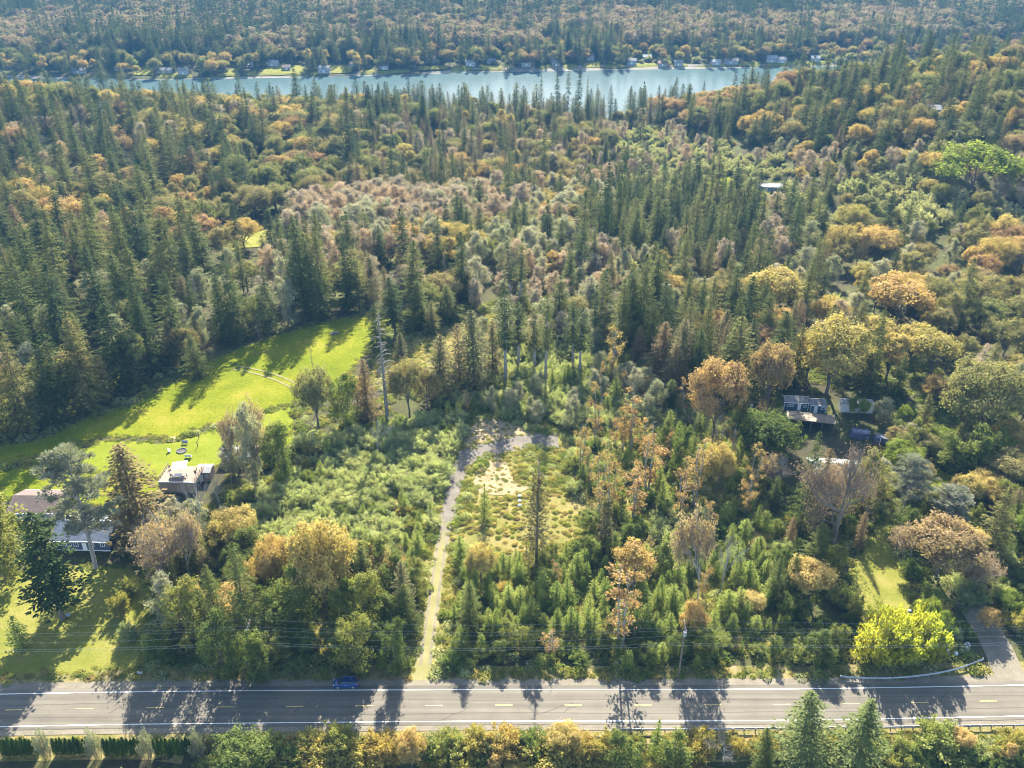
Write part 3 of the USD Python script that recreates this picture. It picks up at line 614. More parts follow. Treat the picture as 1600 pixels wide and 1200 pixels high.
DRIVEM = mat('driveway_surface', {'g': ('geometry', {}), 'x': ('separate_xyz', {}), 'n': ('noise_texture', {'scale': .35, 'detail': 6.0}), 'n2': ('noise_texture', {'scale': 4.0, 'detail': 5.0, 'roughness': .7}), 'k': ('math', {'math_type': 'multiply_add', 'value2': 22.0, 'value3': -11.0}), 's': ('math', {'math_type': 'add'}),
    'm': ('map_range', {'from_min': ycut - 5, 'from_max': ycut + 5, 'clamp': True}), 'mf': ('mix_float', {'fac': .55}), 'a': ('rgb_ramp', {'ramp': [(.3, (.115, .12, .035)), (.5, (.165, .15, .062)), (.7, (.235, .19, .105))]}), 'b': ('rgb_ramp', {'ramp': [(.3, (.078, .069, .056)), (.5, (.118, .104, .085)), (.7, (.170, .150, .125))]}),
    'c': ('mix', {'mix_type': 'mix'}), 'bu': ('bump', {'strength': .4, 'distance': .1}), 'p': ('principled_bsdf', {'roughness': .95, 'specular_ior_level': .1})},
    [('g.position', 'x.vector'), ('g.position', 'n.vector'), ('g.position', 'n2.vector'), ('n.fac', 'k.value1'), ('x.y', 's.value1'), ('k.value', 's.value2'), ('s.value', 'm.value'), ('n.fac', 'mf.a'), ('n2.fac', 'mf.b'), ('mf.result', 'a.fac'), ('mf.result', 'b.fac'), ('m.result', 'c.fac'), ('a.color', 'c.color1'), ('b.color', 'c.color2'), ('c.color', 'p.base_color'), ('n2.fac', 'bu.height'), ('bu.normal', 'p.normal')])
drv = band(0, len(dl), 'driveway', DRIVEM, .108)
for o_ in (-.85, .85):   # worn wheel ruts of the lower part
    q_ = offset(dl, o_)[3:cut + 4]; part(drv, 'wheel_rut', strip(offset(q_, .22), offset(q_, -.22), .120, 2), SHOULDER)
cr = smooth_line(ground_line(CROSS_ROAD), 2.0)
top('side_road', strip(offset(cr, 3.0), offset(cr, -2.6), .125, 3, height), SHOULDER, kind='structure')

# far shore beach
fx = np.linspace(-1500, 1900, 160); fy = far_shore(fx) + 4 * (meshkit.fbm(np.stack([fx / 60, 0 * fx, 0 * fx], -1), 3) - .5)
bw = 2.0 + 9 * np.clip(meshkit.fbm(np.stack([fx / 90, 0 * fx + 5, 0 * fx], -1), 3) - .38, 0, 1) * 3
top('beach', strip(np.stack([fx, fy - 3], 1), np.stack([fx, fy + bw], 1), .25, 3, lambda x, y: np.maximum(height(x, y), WATER - .2)), SAND, kind='structure')
# ------------------------------------------------------------------ the far wooded shore
def col_noise(name, stops, scale):
    return mat(name, {'g': ('geometry', {}), 'n': ('noise_texture', {'scale': scale, 'detail': 2.0, 'roughness': .6}), 'a': ('math', {'math_type': 'multiply_add', 'value2': .7, 'value3': .65}), 'r': ('rgb_ramp', {'ramp': stops}), 'h': ('hsv', {}),
                      'p': ('principled_bsdf', {'roughness': .9, 'specular_ior_level': .03}), 't': ('translucent_bsdf', {}), 'm': ('mix_closure', {'fac': .3})},
               [('g.position', 'n.vector'), ('n.fac', 'r.fac'), ('r.color', 'h.color'), ('g.random_per_island', 'a.value1'), ('a.value', 'h.value'), ('h.color', 'p.base_color'), ('h.color', 't.color'), ('p.BSDF', 'm.closure1'), ('t.BSDF', 'm.closure2')], surface='m.closure')
FAR_FIR = col_noise('far_needles', [(.3, (.05, .085, .032)), (.5, (.085, .12, .042)), (.7, (.13, .15, .05))], .07)
FAR_LEAF = col_noise('far_leaves', [(.28, (.30, .31, .11)), (.42, (.44, .37, .15)), (.55, (.48, .33, .17)), (.68, (.50, .41, .24)), (.78, (.40, .40, .16))], .045)
def forest_patch(seed, share, side=50.0, gap=9.0):
    g = np.random.default_rng(seed); A, B = MB(), MB()
    lowfir = [fir(200 + seed + s, 28, 6.0 + .8 * s, .1, 20, 3, 2.1, .25, .75)[1] for s in range(2)]
    lowleaf = [maple(210 + seed + s, 18, 7.6, 16, 56, 1.3, .2, .36)[1] for s in range(2)]
    for ix in np.arange(-side / 2, side / 2, gap):
        for iy in np.arange(-side / 2, side / 2, gap):
            x, y = ix + g.uniform(0, gap), iy + g.uniform(0, gap); a = g.uniform(0, 6.28); c, s = math.cos(a), math.sin(a)
            R = np.array([[c, -s, 0], [s, c, 0], [0, 0, 1.0]])
            if meshkit.fbm(np.array([[x / 22, y / 22, seed * 3.1]]), 2)[0] * .6 + g.random() * .4 < share:
                h = g.uniform(18, 38) / 28; v, f = lowfir[int(g.integers(2))]; A.add((v * h) @ R.T + [x, y, 0], f)
            else:
                h = g.uniform(.65, 1.3); v, f = lowleaf[int(g.integers(2))]; B.add((v * h) @ R.T + [x, y, 0], f)
    return [(n, b.get(), m) for n, b, m in (('needles', A, FAR_FIR), ('leaves', B, FAR_LEAF)) if b.n]
def far_wood():
    g = np.random.default_rng(5); P_ = [forest_patch(1, .58), forest_patch(2, .50), forest_patch(3, .44), forest_patch(4, .38), forest_patch(5, .32), forest_patch(6, .26)]
    S = 46.0; X, Y, I, Q = [], [], [], []
    for iy in range(40):
        for ix in range(-75, 76):
            x = ix * S + g.uniform(-5, 5) + (iy % 2) * S / 2; d = 95 + iy * S + g.uniform(-5, 5); y = far_shore(x) + d
            if abs(x) > (y * .80 + 260): continue
            px, py, _ = P(x, y, height(x, y) + 15)
            if py < -60: continue
            if any(inside(q, *P(x, y, float(height(x, y)))[:2]) for q in FAR_OPEN): continue
            n = meshkit.fbm(np.array([[x / 330, d / 150, 2.0]]), 3)[0]
            X.append(x); Y.append(y); I.append(int(np.clip((n - .5) * 13 + 2.8 + g.normal() * .7, 0, 5))); Q.append(g.integers(4) * math.pi / 2 + g.uniform(-.1, .1))
    pi = UsdGeom.PointInstancer.Define(stage, '/World/distant_wood'); tag(pi.GetPrim(), 'hazy blue wood covering the hill across the water', 'wood', None, 'stuff')
    t = []
    for i, parts_ in enumerate(P_):
        path = f'/World/distant_wood/stand_{i + 1}'; UsdGeom.Xform.Define(stage, path); t.append(path)
        for pn, me, ma in parts_: usdkit.mesh(stage, f'{path}/{pn}', me, ma)
    X, Y = np.array(X), np.array(Y)
    pi.CreatePrototypesRel().SetTargets(t); pi.CreateProtoIndicesAttr(I)
    pi.CreatePositionsAttr(Vt.Vec3fArray.FromNumpy(np.stack([X, Y, height(X, Y) - 1.5], 1).astype(np.float32)))
    pi.CreateOrientationsAttr([quat(a) for a in Q]); pi.CreateScalesAttr([Gf.Vec3f(1, 1, 1)] * len(X))
    print('far patches', len(X))
FAR_OPEN = [[(1290, 18), (1330, 5), (1440, 0), (1440, 10), (1330, 20)], [(508, 78), (512, 34), (534, 34), (532, 78)], [(535, 82), (540, 58), (610, 58), (604, 82)], [(640, 82), (645, 66), (700, 66), (700, 84)], [(860, 82), (866, 68), (940, 66), (940, 82)], [(1060, 78), (1070, 62), (1140, 60), (1140, 80)]]
FAR_LAWNS = [[(405, 119), (418, 104), (470, 102), (478, 116)], [(510, 116), (515, 103), (548, 101), (550, 114)], [(205, 117), (228, 102), (245, 103), (240, 118)], [(340, 120), (355, 110), (372, 108), (366, 120)],
             [(908, 106), (916, 97), (938, 97), (938, 106)], [(515, 74), (519, 40), (527, 40), (524, 74)], [(655, 104), (700, 103), (700, 108), (655, 110)], [(380, 118), (400, 110), (400, 119)], [(1080, 105), (1130, 100), (1140, 103), (1082, 107)],
             [(835, 108), (860, 100), (875, 102), (850, 109)], [(590, 112), (640, 108), (640, 114), (590, 117)],
 [(482, 119), (486, 112), (505, 112), (508, 118)],
 [(562, 117), (566, 109), (585, 109), (588, 116)],
 [(705, 113), (709, 104), (735, 103), (738, 111)],
 [(748, 111), (752, 103), (783, 103), (786, 110)],
 [(880, 108), (884, 100), (901, 100), (904, 107)],
 [(945, 107), (949, 101), (972, 102), (975, 107)],
 [(990, 107), (994, 99), (1027, 99), (1030, 106)],
 [(1046, 106), (1050, 99), (1073, 100), (1076, 106)],
 [(1150, 105), (1154, 97), (1187, 97), (1190, 104)],
 [(1200, 104), (1204, 95), (1247, 95), (1250, 103)],
 [(250, 121), (254, 113), (297, 114), (300, 121)],
 [(1255, 103), (1259, 96), (1297, 96), (1300, 102)]]
# ------------------------------------------------------------------ air
def air():
    x, y0, y1, z0, z1 = 7500.0, -250.0, 8500.0, WATER - 6.0, CAM_H + 2.5
    m = usdkit.material(stage, '/World/Looks/haze_air', {'v': ('principled_volume', {'color': (.11, .31, .58), 'density': HAZE, 'anisotropy': 0.0})}, volume='v.volume')
    b = trimesh.creation.box([2 * x, y1 - y0, z1 - z0]); b.apply_translation([0, (y0 + y1) / 2, (z0 + z1) / 2])
    top('haze', (b.vertices, b.faces), m, kind='stuff')
HAZE = 0.000095
ZONES = [  # outline of the feet, spacing in metres, mix: kind -> (share, least and greatest height)
 ('fir wood', [(-260, 402), (330, 410), (420, 440), (560, 438), (700, 438), (790, 448), (775, 478), (700, 498), (620, 512), (590, 497), (560, 494), (440, 520), (370, 545), (310, 572), (270, 597), (215, 625), (130, 654), (60, 684), (-260, 715)], 10.4,
  {'fir': (.60, 17, 33), 'cedar': (.08, 12, 20), 'alder_grey': (.15, 12, 19), 'alder_tan': (.06, 11, 18), 'maple_olive': (.09, 11, 17), 'snag': (.02, 14, 22)}),
 ('tan alders', [(470, 332), (560, 322), (900, 302), (935, 335), (935, 425), (790, 446), (700, 440), (430, 440), (400, 405)], 7.6,
  {'alder_tan': (.42, 12, 20), 'alder_grey': (.26, 12, 20), 'maple_gold': (.07, 11, 17), 'fir': (.19, 14, 26), 'maple_olive': (.05, 11, 16), 'bare': (.01, 10, 14)}),
 ('willow clearing', [(930, 192), (1018, 205), (1040, 215), (1190, 250), (1235, 325), (1150, 318), (1040, 300), (935, 308)], 6.4, {'willow': (.52, 3, 7), 'shrub_pale': (.22, 2.5, 5), 'alder_tan': (.14, 7, 12), 'fir': (.06, 10, 16), 'shrub_yellow': (.06, 2, 4)}),
 ('upper left wood', [(-300, 190), (560, 190), (560, 322), (470, 332), (330, 410), (-260, 402)], 10.6,
  {'maple_olive': (.27, 12, 21), 'maple_gold': (.11, 11, 19), 'maple_rust': (.05, 11, 18), 'fir': (.39, 18, 34), 'alder_tan': (.07, 12, 20), 'cedar': (.09, 14, 24), 'snag': (.02, 16, 24), 'bare': (.02, 10, 15)}),
 ('ridge wood', [(-400, 95), (600, 95), (640, 192), (-300, 192)], 10.4,
  {'fir': (.55, 14, 26), 'maple_gold': (.20, 10, 18), 'maple_olive': (.25, 11, 18)}),
 ('middle wood', [(560, 190), (640, 140), (1025, 140), (1025, 205), (930, 192), (930, 304), (560, 324)], 9.6,
  {'fir': (.34, 15, 27), 'cedar': (.30, 12, 22), 'maple_olive': (.20, 11, 18), 'alder_tan': (.09, 11, 17), 'maple_gold': (.06, 11, 17), 'snag': (.01, 14, 20)}),
 ('fir block', [(930, 308), (1040, 300), (1150, 318), (1235, 328), (1245, 370), (1235, 475), (1040, 452), (1010, 425), (935, 400)], 8.6,
  {'fir': (.84, 14, 27), 'alder_gold': (.04, 11, 16), 'alder_tan': (.08, 11, 17), 'cedar': (.04, 11, 18)}),
 ('grey alders', [(780, 400), (1010, 400), (995, 470), (960, 545), (880, 545), (760, 530), (775, 460)], 6.4,
  {'alder_tan': (.30, 9, 15), 'alder_grey': (.34, 9, 15), 'willow': (.16, 5, 9), 'spar_fir': (.10, 20, 27), 'fir': (.06, 16, 22), 'maple_olive': (.04, 9, 12)}),
 ('centre firs', [(985, 430), (1240, 460), (1240, 560), (1190, 640), (1100, 625), (1050, 620), (1000, 560), (965, 550)], 8.2,
  {'fir': (.50, 16, 26), 'cedar': (.16, 12, 18), 'maple_gold': (.10, 10, 15), 'alder_grey': (.12, 10, 15), 'maple_olive': (.12, 10, 15)}),
 ('willow wood', [(1190, 243), (1760, 258), (1760, 356), (1235, 366)], 8.4,
  {'willow': (.50, 5, 10), 'maple_olive': (.14, 8, 14), 'fir': (.10, 11, 20), 'alder_tan': (.15, 9, 16), 'maple_gold': (.08, 9, 15), 'alder_grey': (.10, 8, 14)}),
 ('top right wood', [(1020, 140), (1300, 105), (1900, 80), (1900, 262), (1190, 243), (1040, 216)], 10.6,
  {'maple_rust': (.18, 11, 19), 'maple_olive': (.30, 11, 19), 'fir': (.36, 16, 31), 'cedar': (.07, 12, 22), 'maple_gold': (.09, 10, 17)}),
 ('right wood', [(1235, 362), (1760, 352), (1760, 720), (1560, 700), (1440, 640), (1200, 622), (1240, 460)], 9.8,
  {'maple_olive': (.30, 8, 18), 'maple_gold': (.20, 8, 17), 'fir': (.18, 13, 26), 'alder_grey': (.17, 8, 16), 'alder_tan': (.07, 8, 15), 'maple_rust': (.05, 8, 15), 'shrub_pale': (.02, 4, 6), 'snag': (.01, 10, 16), 'bare': (.03, 9, 14)}),
 ('bush clearing', [(700, 560), (800, 530), (980, 540), (1060, 620), (1075, 665), (880, 674), (838, 668), (770, 648), (740, 650), (690, 640)], 3.3,
  {'shrub_pale': (.72, 3, 5.5), 'shrub_green': (.1, 2.5, 4), 'sapling': (.06, 4, 8), 'alder_grey': (.10, 6, 11), 'alder_gold': (.02, 8, 12)}),
 ('left bushes', [(395, 790), (460, 700), (590, 672), (690, 640), (735, 655), (712, 700), (700, 760), (690, 830), (680, 905), (560, 905), (395, 865)], 2.9,
  {'shrub_pale': (.74, 2.5, 5), 'shrub_green': (.12, 2, 4), 'sapling': (.08, 3, 6), 'shrub_yellow': (.06, 2, 4)}),
 ('amber alders', [(890, 690), (1150, 660), (1200, 720), (1195, 865), (905, 865)], 3.6,
  {'sapling': (.42, 3, 7), 'alder_gold': (.10, 9, 16), 'shrub_green': (.20, 2, 4), 'shrub_pale': (.22, 2, 4), 'alder_green': (.06, 5, 9)}),
 ('sapling field', [(715, 872), (900, 862), (1200, 862), (1200, 995), (700, 995)], 2.7,
  {'sapling': (.78, 3.2, 7.5), 'shrub_green': (.09, 1.5, 3), 'shrub_yellow': (.05, 1.5, 3), 'alder_gold': (.02, 5, 9), 'alder_green': (.06, 4, 8)}),
 ('left thicket', [(225, 862), (395, 850), (560, 905), (690, 890), (655, 995), (250, 995)], 3.4,
  {'maple_gold': (.10, 6, 12), 'alder_green': (.44, 6, 12), 'cedar': (.06, 6, 11), 'fir': (.08, 9, 15), 'shrub_green': (.20, 2, 5), 'shrub_yellow': (.12, 2, 5)}),
 ('roadside', [(245, 985), (645, 990), (640, 1047), (240, 1047)], 3.0, {'shrub_green': (.50, 1.5, 3.6), 'alder_green': (.34, 4, 9), 'sapling': (.08, 3, 5), 'shrub_yellow': (.08, 1.5, 3)}),
 ('roadside', [(695, 990), (1335, 985), (1315, 1043), (690, 1047)], 2.9, {'shrub_green': (.52, 1.5, 3.4), 'alder_green': (.24, 4, 8), 'sapling': (.14, 3, 6), 'shrub_yellow': (.10, 1.5, 3)}),
 ('deck thicket', [(280, 760), (460, 690), (400, 790), (395, 850), (225, 862), (240, 800)], 4.0, {'shrub_green': (.5, 2, 5), 'alder_grey': (.25, 6, 12), 'maple_olive': (.1, 6, 9), 'shrub_yellow': (.15, 2, 4)}),
 ('yard wood', [(1195, 640), (1330, 690), (1420, 700), (1560, 690), (1760, 715), (1760, 960), (1545, 960), (1480, 970), (1335, 1005), (1195, 995)], 5.2,
  {'maple_olive': (.14, 7, 12), 'maple_gold': (.05, 7, 11), 'alder_green': (.28, 5, 10), 'fir': (.10, 9, 15), 'cedar': (.06, 7, 11), 'shrub_green': (.20, 2, 5), 'shrub_pale': (.06, 3, 5), 'shrub_yellow': (.06, 2, 4), 'twiggy': (.05, 8, 13)}),
 ('east verge', [(1330, 1000), (1480, 970), (1545, 960), (1560, 1000), (1530, 1030), (1330, 1042)], 3.0, {'shrub_green': (.8, 1.5, 3), 'shrub_pale': (.2, 1.5, 3)}),
 ('south bank', [(325, 1166), (905, 1166), (1000, 1176), (1300, 1163), (1760, 1152), (1760, 1330), (-160, 1330), (-160, 1240), (325, 1235)], 2.6, {'shrub_yellow': (.66, 3, 5.5), 'shrub_green': (.26, 2.5, 5), 'maple_gold': (.03, 4, 6), 'shrub_pale': (.05, 3, 5)}),
 ('far bank', [(-250, 126), (0, 122), (250, 124), (410, 122), (560, 119), (740, 113), (1000, 109), (1290, 104), (1600, 98), (1850, 94), (1850, 62), (1290, 70), (740, 76), (-250, 84)], 9.5,
  {'fir': (.44, 18, 33), 'maple_olive': (.2, 10, 18), 'maple_rust': (.14, 9, 16), 'maple_gold': (.08, 9, 15), 'willow': (.14, 4, 8)}),
]
CLEAR = FAR_LAWNS + list(AREAS.values()) + STRAW + KEEP_OUT + [[(735, 770), (905, 768), (918, 838), (890, 856), (800, 872), (735, 862)], [(1395, 910), (1420, 910), (1440, 960), (1400, 970)], [(1515, 935), (1540, 935), (1620, 1085), (1560, 1085), (1520, 1000)]]
CARS_AND_SHEDS = []

def scatter():
    heroes = np.array([[p['x'], p['y'], p['w'] * NATURAL[p['kind']][p['shape']][2] * .5] for p in plants])
    drive = smooth_line(ground_line(DRIVE), 2.0)
    nline, sline = extend(smooth_line(ground_line(NORTH_LINE), 6)), extend(smooth_line(ground_line(SOUTH_LINE), 6))
    done = []
    e = smooth_line(ground_line([(-80, 700), (60, 672), (130, 645), (212, 606), (262, 568), (312, 545), (370, 532), (440, 515), (520, 493), (575, 486), (590, 488)]), 1.0)
    at = 0.0
    while at < len(e) - 1:
        x, y = e[int(at)] + rng.normal(size=2) * 1.2 + [0, 2.0]; k = 'fir' if rng.random() < .72 else ['alder_grey', 'cedar', 'maple_olive'][int(rng.integers(3))]
        h = rng.uniform(22, 31) if k == 'fir' else rng.uniform(12, 18); protos = prototypes(k); sh = int(rng.integers(len(protos)))
        plants.append(dict(kind=k, shape=sh, x=float(x), y=float(y), h=float(h), w=float(h / protos[sh][1] * rng.uniform(.85, 1.1)), rot=float(rng.uniform(0, 6.28)), zone='meadow edge')); at += rng.uniform(3.2, 6.2)
    heroes = np.vstack([heroes, [[p['x'], p['y'], 3.0] for p in plants if p.get('zone') == 'meadow edge']])
    for name, poly, gap, mix in ZONES:
        p = ground_line(poly)
        lo, hi = p.min(0) - gap, p.max(0) + gap
        gx, gy = np.meshgrid(np.arange(lo[0], hi[0], gap), np.arange(lo[1], hi[1], gap))
        gx = gx + (np.arange(gx.shape[0]) % 2)[:, None] * gap * .5
        x = (gx + rng.uniform(-.42, .42, gx.shape) * gap).ravel(); y = (gy + rng.uniform(-.42, .42, gx.shape) * gap).ravel()
        px, py, _ = P(x, y, height(x, y))
        wob = [(meshkit.fbm(np.stack([x / 26, y / 26, 0 * x + c], -1), 3) - .5) * 2 for c in (3, 8)]
        soft = gap > 5.0; wx_, wy_ = (px + wob[0] * 70, py + wob[1] * 26) if soft else (px, py)
        ok = inside(poly, wx_, wy_) & (px > -330) & (px < 1930)
        for q in done: ok &= ~inside(q, wx_, wy_)
        for q in CLEAR: ok &= ~inside(q, px, py)
        ok &= (height(x, y) > WATER + 1.0)
        ok &= np.min(np.hypot(x[:, None] - drive[None, :, 0], y[:, None] - drive[None, :, 1]), 1) > 3.0
        yn, ys = np.interp(x, nline[:, 0], nline[:, 1]), np.interp(x, sline[:, 0], sline[:, 1])
        ok &= (y > yn + 3.2) | (y < ys - 3.2)
        x, y = x[ok], y[ok]
        done.append(poly)
        names = list(mix); share = np.array([mix[k][0] for k in names]); share = share / share.sum()
        # kinds come in drifts: a slow noise shifts the draw
        drift = meshkit.fbm(np.stack([x / (gap * 9), y / (gap * 9), 0 * x + 3 * len(done)], -1), 2)
        r = np.clip(.55 * rng.random(len(x)) + .45 * np.clip((drift - .5) * 2.4 + .5, 0, 1), 0, .9999)
        order = np.argsort(np.argsort(r)) / max(1, len(r))
        pick = np.searchsorted(np.cumsum(share), order, side='right').clip(0, len(names) - 1)
        for i in range(len(x)):
            k = names[pick[i]]; _, a, b = mix[k]
            h = a + (b - a) * rng.beta(1.2, 1.4)
            protos = prototypes(k); s = int(rng.integers(len(protos)))
            w = h / protos[s][1] * rng.uniform(.85, 1.45)
            rad = w * protos[s][2] * .5
            if len(heroes):
                d = np.hypot(heroes[:, 0] - x[i], heroes[:, 1] - y[i])
                if (d < heroes[:, 2] * .55 + rad * .3).any(): continue
            plants.append(dict(kind=k, shape=s, x=float(x[i]), y=float(y[i]), h=float(h), w=float(w), rot=float(rng.uniform(0, 6.28)), zone=name))
ORD = ['nearest', 'second nearest', 'third nearest', 'fourth nearest', 'fifth nearest', 'sixth nearest', 'seventh nearest', 'eighth nearest', 'ninth nearest', 'tenth nearest', 'eleventh nearest', 'twelfth nearest']
LANDMARKS = []       # (words, x, y)
def landmark(words, px, py):
    x, y = G(px, py); LANDMARKS.append((words, float(x), float(y)))
def plant_all():
    by_name = {}
    for p in plants:
        p['z'] = float(height(p['x'], p['y']))
        px, py, dep = P(p['x'], p['y'], p['z'] + p['h'] * .7)
        p['size'] = p['h'] / float(dep) if -20 < px < 1620 and -20 < py < 1230 else 0.0
        by_name.setdefault(KINDS[p['kind']]['name'], []).append(p)
    lm = np.array([[a[1], a[2]] for a in LANDMARKS])
    singles, rest = [], {}
    for name, ps in by_name.items():
        ps.sort(key=lambda p: (not p.get('hero'), -p['size']))
        singles += [p for p in ps[:300] if p['size'] > 0]
        for p in ps[300:] + [p for p in ps[:300] if p['size'] <= 0]: rest.setdefault(name, []).append(p)
    # a label for every plant that has none: by the nearest landmark, the side of it, and the order of nearness on that side
    seats = {}
    for p in singles:
        if p.get('label'): continue
        d = np.hypot(lm[:, 0] - p['x'], lm[:, 1] - p['y']); j = int(np.argmin(d))
        dx, dy = p['x'] - lm[j, 0], p['y'] - lm[j, 1]
        side = ('right of' if dx > 0 else 'left of') if abs(dx) > abs(dy) else ('behind' if dy > 0 else 'in front of')
        seats.setdefault((p['kind'], j, side), []).append((d[j], p))
    for (kind, j, side), found in seats.items():
        found.sort(key=lambda a: a[0])
        w = KINDS[kind]['words']
        for n, (_, p) in enumerate(found):
            if n < 12: p['label'] = f"{w}, {ORD[n]} {side} {LANDMARKS[j][0]}"
            else:
                p['label'] = f"{w} among many further {side} {LANDMARKS[j][0]}"
                p['group'] = f"{w.replace('bush', 'bushe')}s further {side} the {LANDMARKS[j][0]}"
    lean_rng = np.random.default_rng(77)
    for p in singles:
        k = KINDS[p['kind']]; path, H, W = prototypes(p['kind'])[p['shape']]
        t = thing(k['name'], p['label'], k['cat'], (p['x'], p['y'], p['z'] - .1), p['rot'], p.get('group') or None, scale=(p['w'], p['w'], p['h'] / H), lean=lean_rng.normal() * p.get('tilt', 2.2))
        if not p.get('group'): tag(t, group=k['words'].replace('bush', 'bushe') + 's' if k['words'] else None)
        t.GetReferences().AddInternalReference(path); t.SetInstanceable(True)
    for name, ps in rest.items():
        instancer('distant_' + name, ps, 'many more ' + name.replace('_', ' ') + 's filling the woods behind the nearer ones', KINDS[ps[0]['kind']]['cat'])
    print('plants', len(plants), 'single', len(singles), {k: len(v) for k, v in rest.items()}, {k: len(v) for k, v in by_name.items()})
def quat(a, lean=0.0):
    ca, sa, cl, sl = math.cos(a / 2), math.sin(a / 2), math.cos(lean / 2), math.sin(lean / 2)
    return Gf.Quath(ca * cl, ca * sl, sa * sl, sa * cl)
def instancer(name, ps, label, cat):
    pi = UsdGeom.PointInstancer.Define(stage, numbered('/World', name))
    tag(pi.GetPrim(), label, cat, None, 'stuff')
    used = sorted({(p['kind'], p['shape']) for p in ps}); at = {u: i for i, u in enumerate(used)}; targets = []
    for u in used:
        proto = UsdGeom.Xform.Define(stage, f'{pi.GetPath()}/{u[0]}_{u[1] + 1}')
        proto.GetPrim().GetReferences().AddInternalReference(prototypes(u[0])[u[1]][0]); targets.append(proto.GetPath())
    pi.CreatePrototypesRel().SetTargets(targets)
    pi.CreateProtoIndicesAttr([at[(p['kind'], p['shape'])] for p in ps])
    pi.CreatePositionsAttr([Gf.Vec3f(p['x'], p['y'], p['z'] - .1) for p in ps])
    g = np.random.default_rng(len(ps)); pi.CreateOrientationsAttr([quat(p['rot'], g.normal() * .04) for p in ps])
    pi.CreateScalesAttr([Gf.Vec3f(p['w'], p['w'], p['h'] / prototypes(p['kind'])[p['shape']][1]) for p in ps])
def scatter_stuff(name, label, cat, protos, xs, ys, sc, zoff=0.0, seed=3):
    """protos: meshes with their material; many small copies of them as one object."""
    g = np.random.default_rng(seed)
    pi = UsdGeom.PointInstancer.Define(stage, numbered('/World', name)); tag(pi.GetPrim(), label, cat, None, 'stuff'); targets = []
    for i, parts_ in enumerate(protos):
        path = f'{pi.GetPath()}/clump_{i + 1}'; UsdGeom.Xform.Define(stage, path); targets.append(path)
        for pn, me, ma in parts_: usdkit.mesh(stage, f'{path}/{pn}', me, ma)
    n = len(xs); zs = height(xs, ys) + zoff
    pi.CreatePrototypesRel().SetTargets(targets)
    pi.CreateProtoIndicesAttr(Vt.IntArray.FromNumpy(g.integers(0, len(protos), n).astype(np.int32)))
    pi.CreatePositionsAttr(Vt.Vec3fArray.FromNumpy(np.stack([xs, ys, zs], 1).astype(np.float32)))
    pi.CreateOrientationsAttr([quat(a) for a in g.uniform(0, 6.28, n)])
    pi.CreateScalesAttr(Vt.Vec3fArray.FromNumpy(np.asarray(sc, np.float32)))
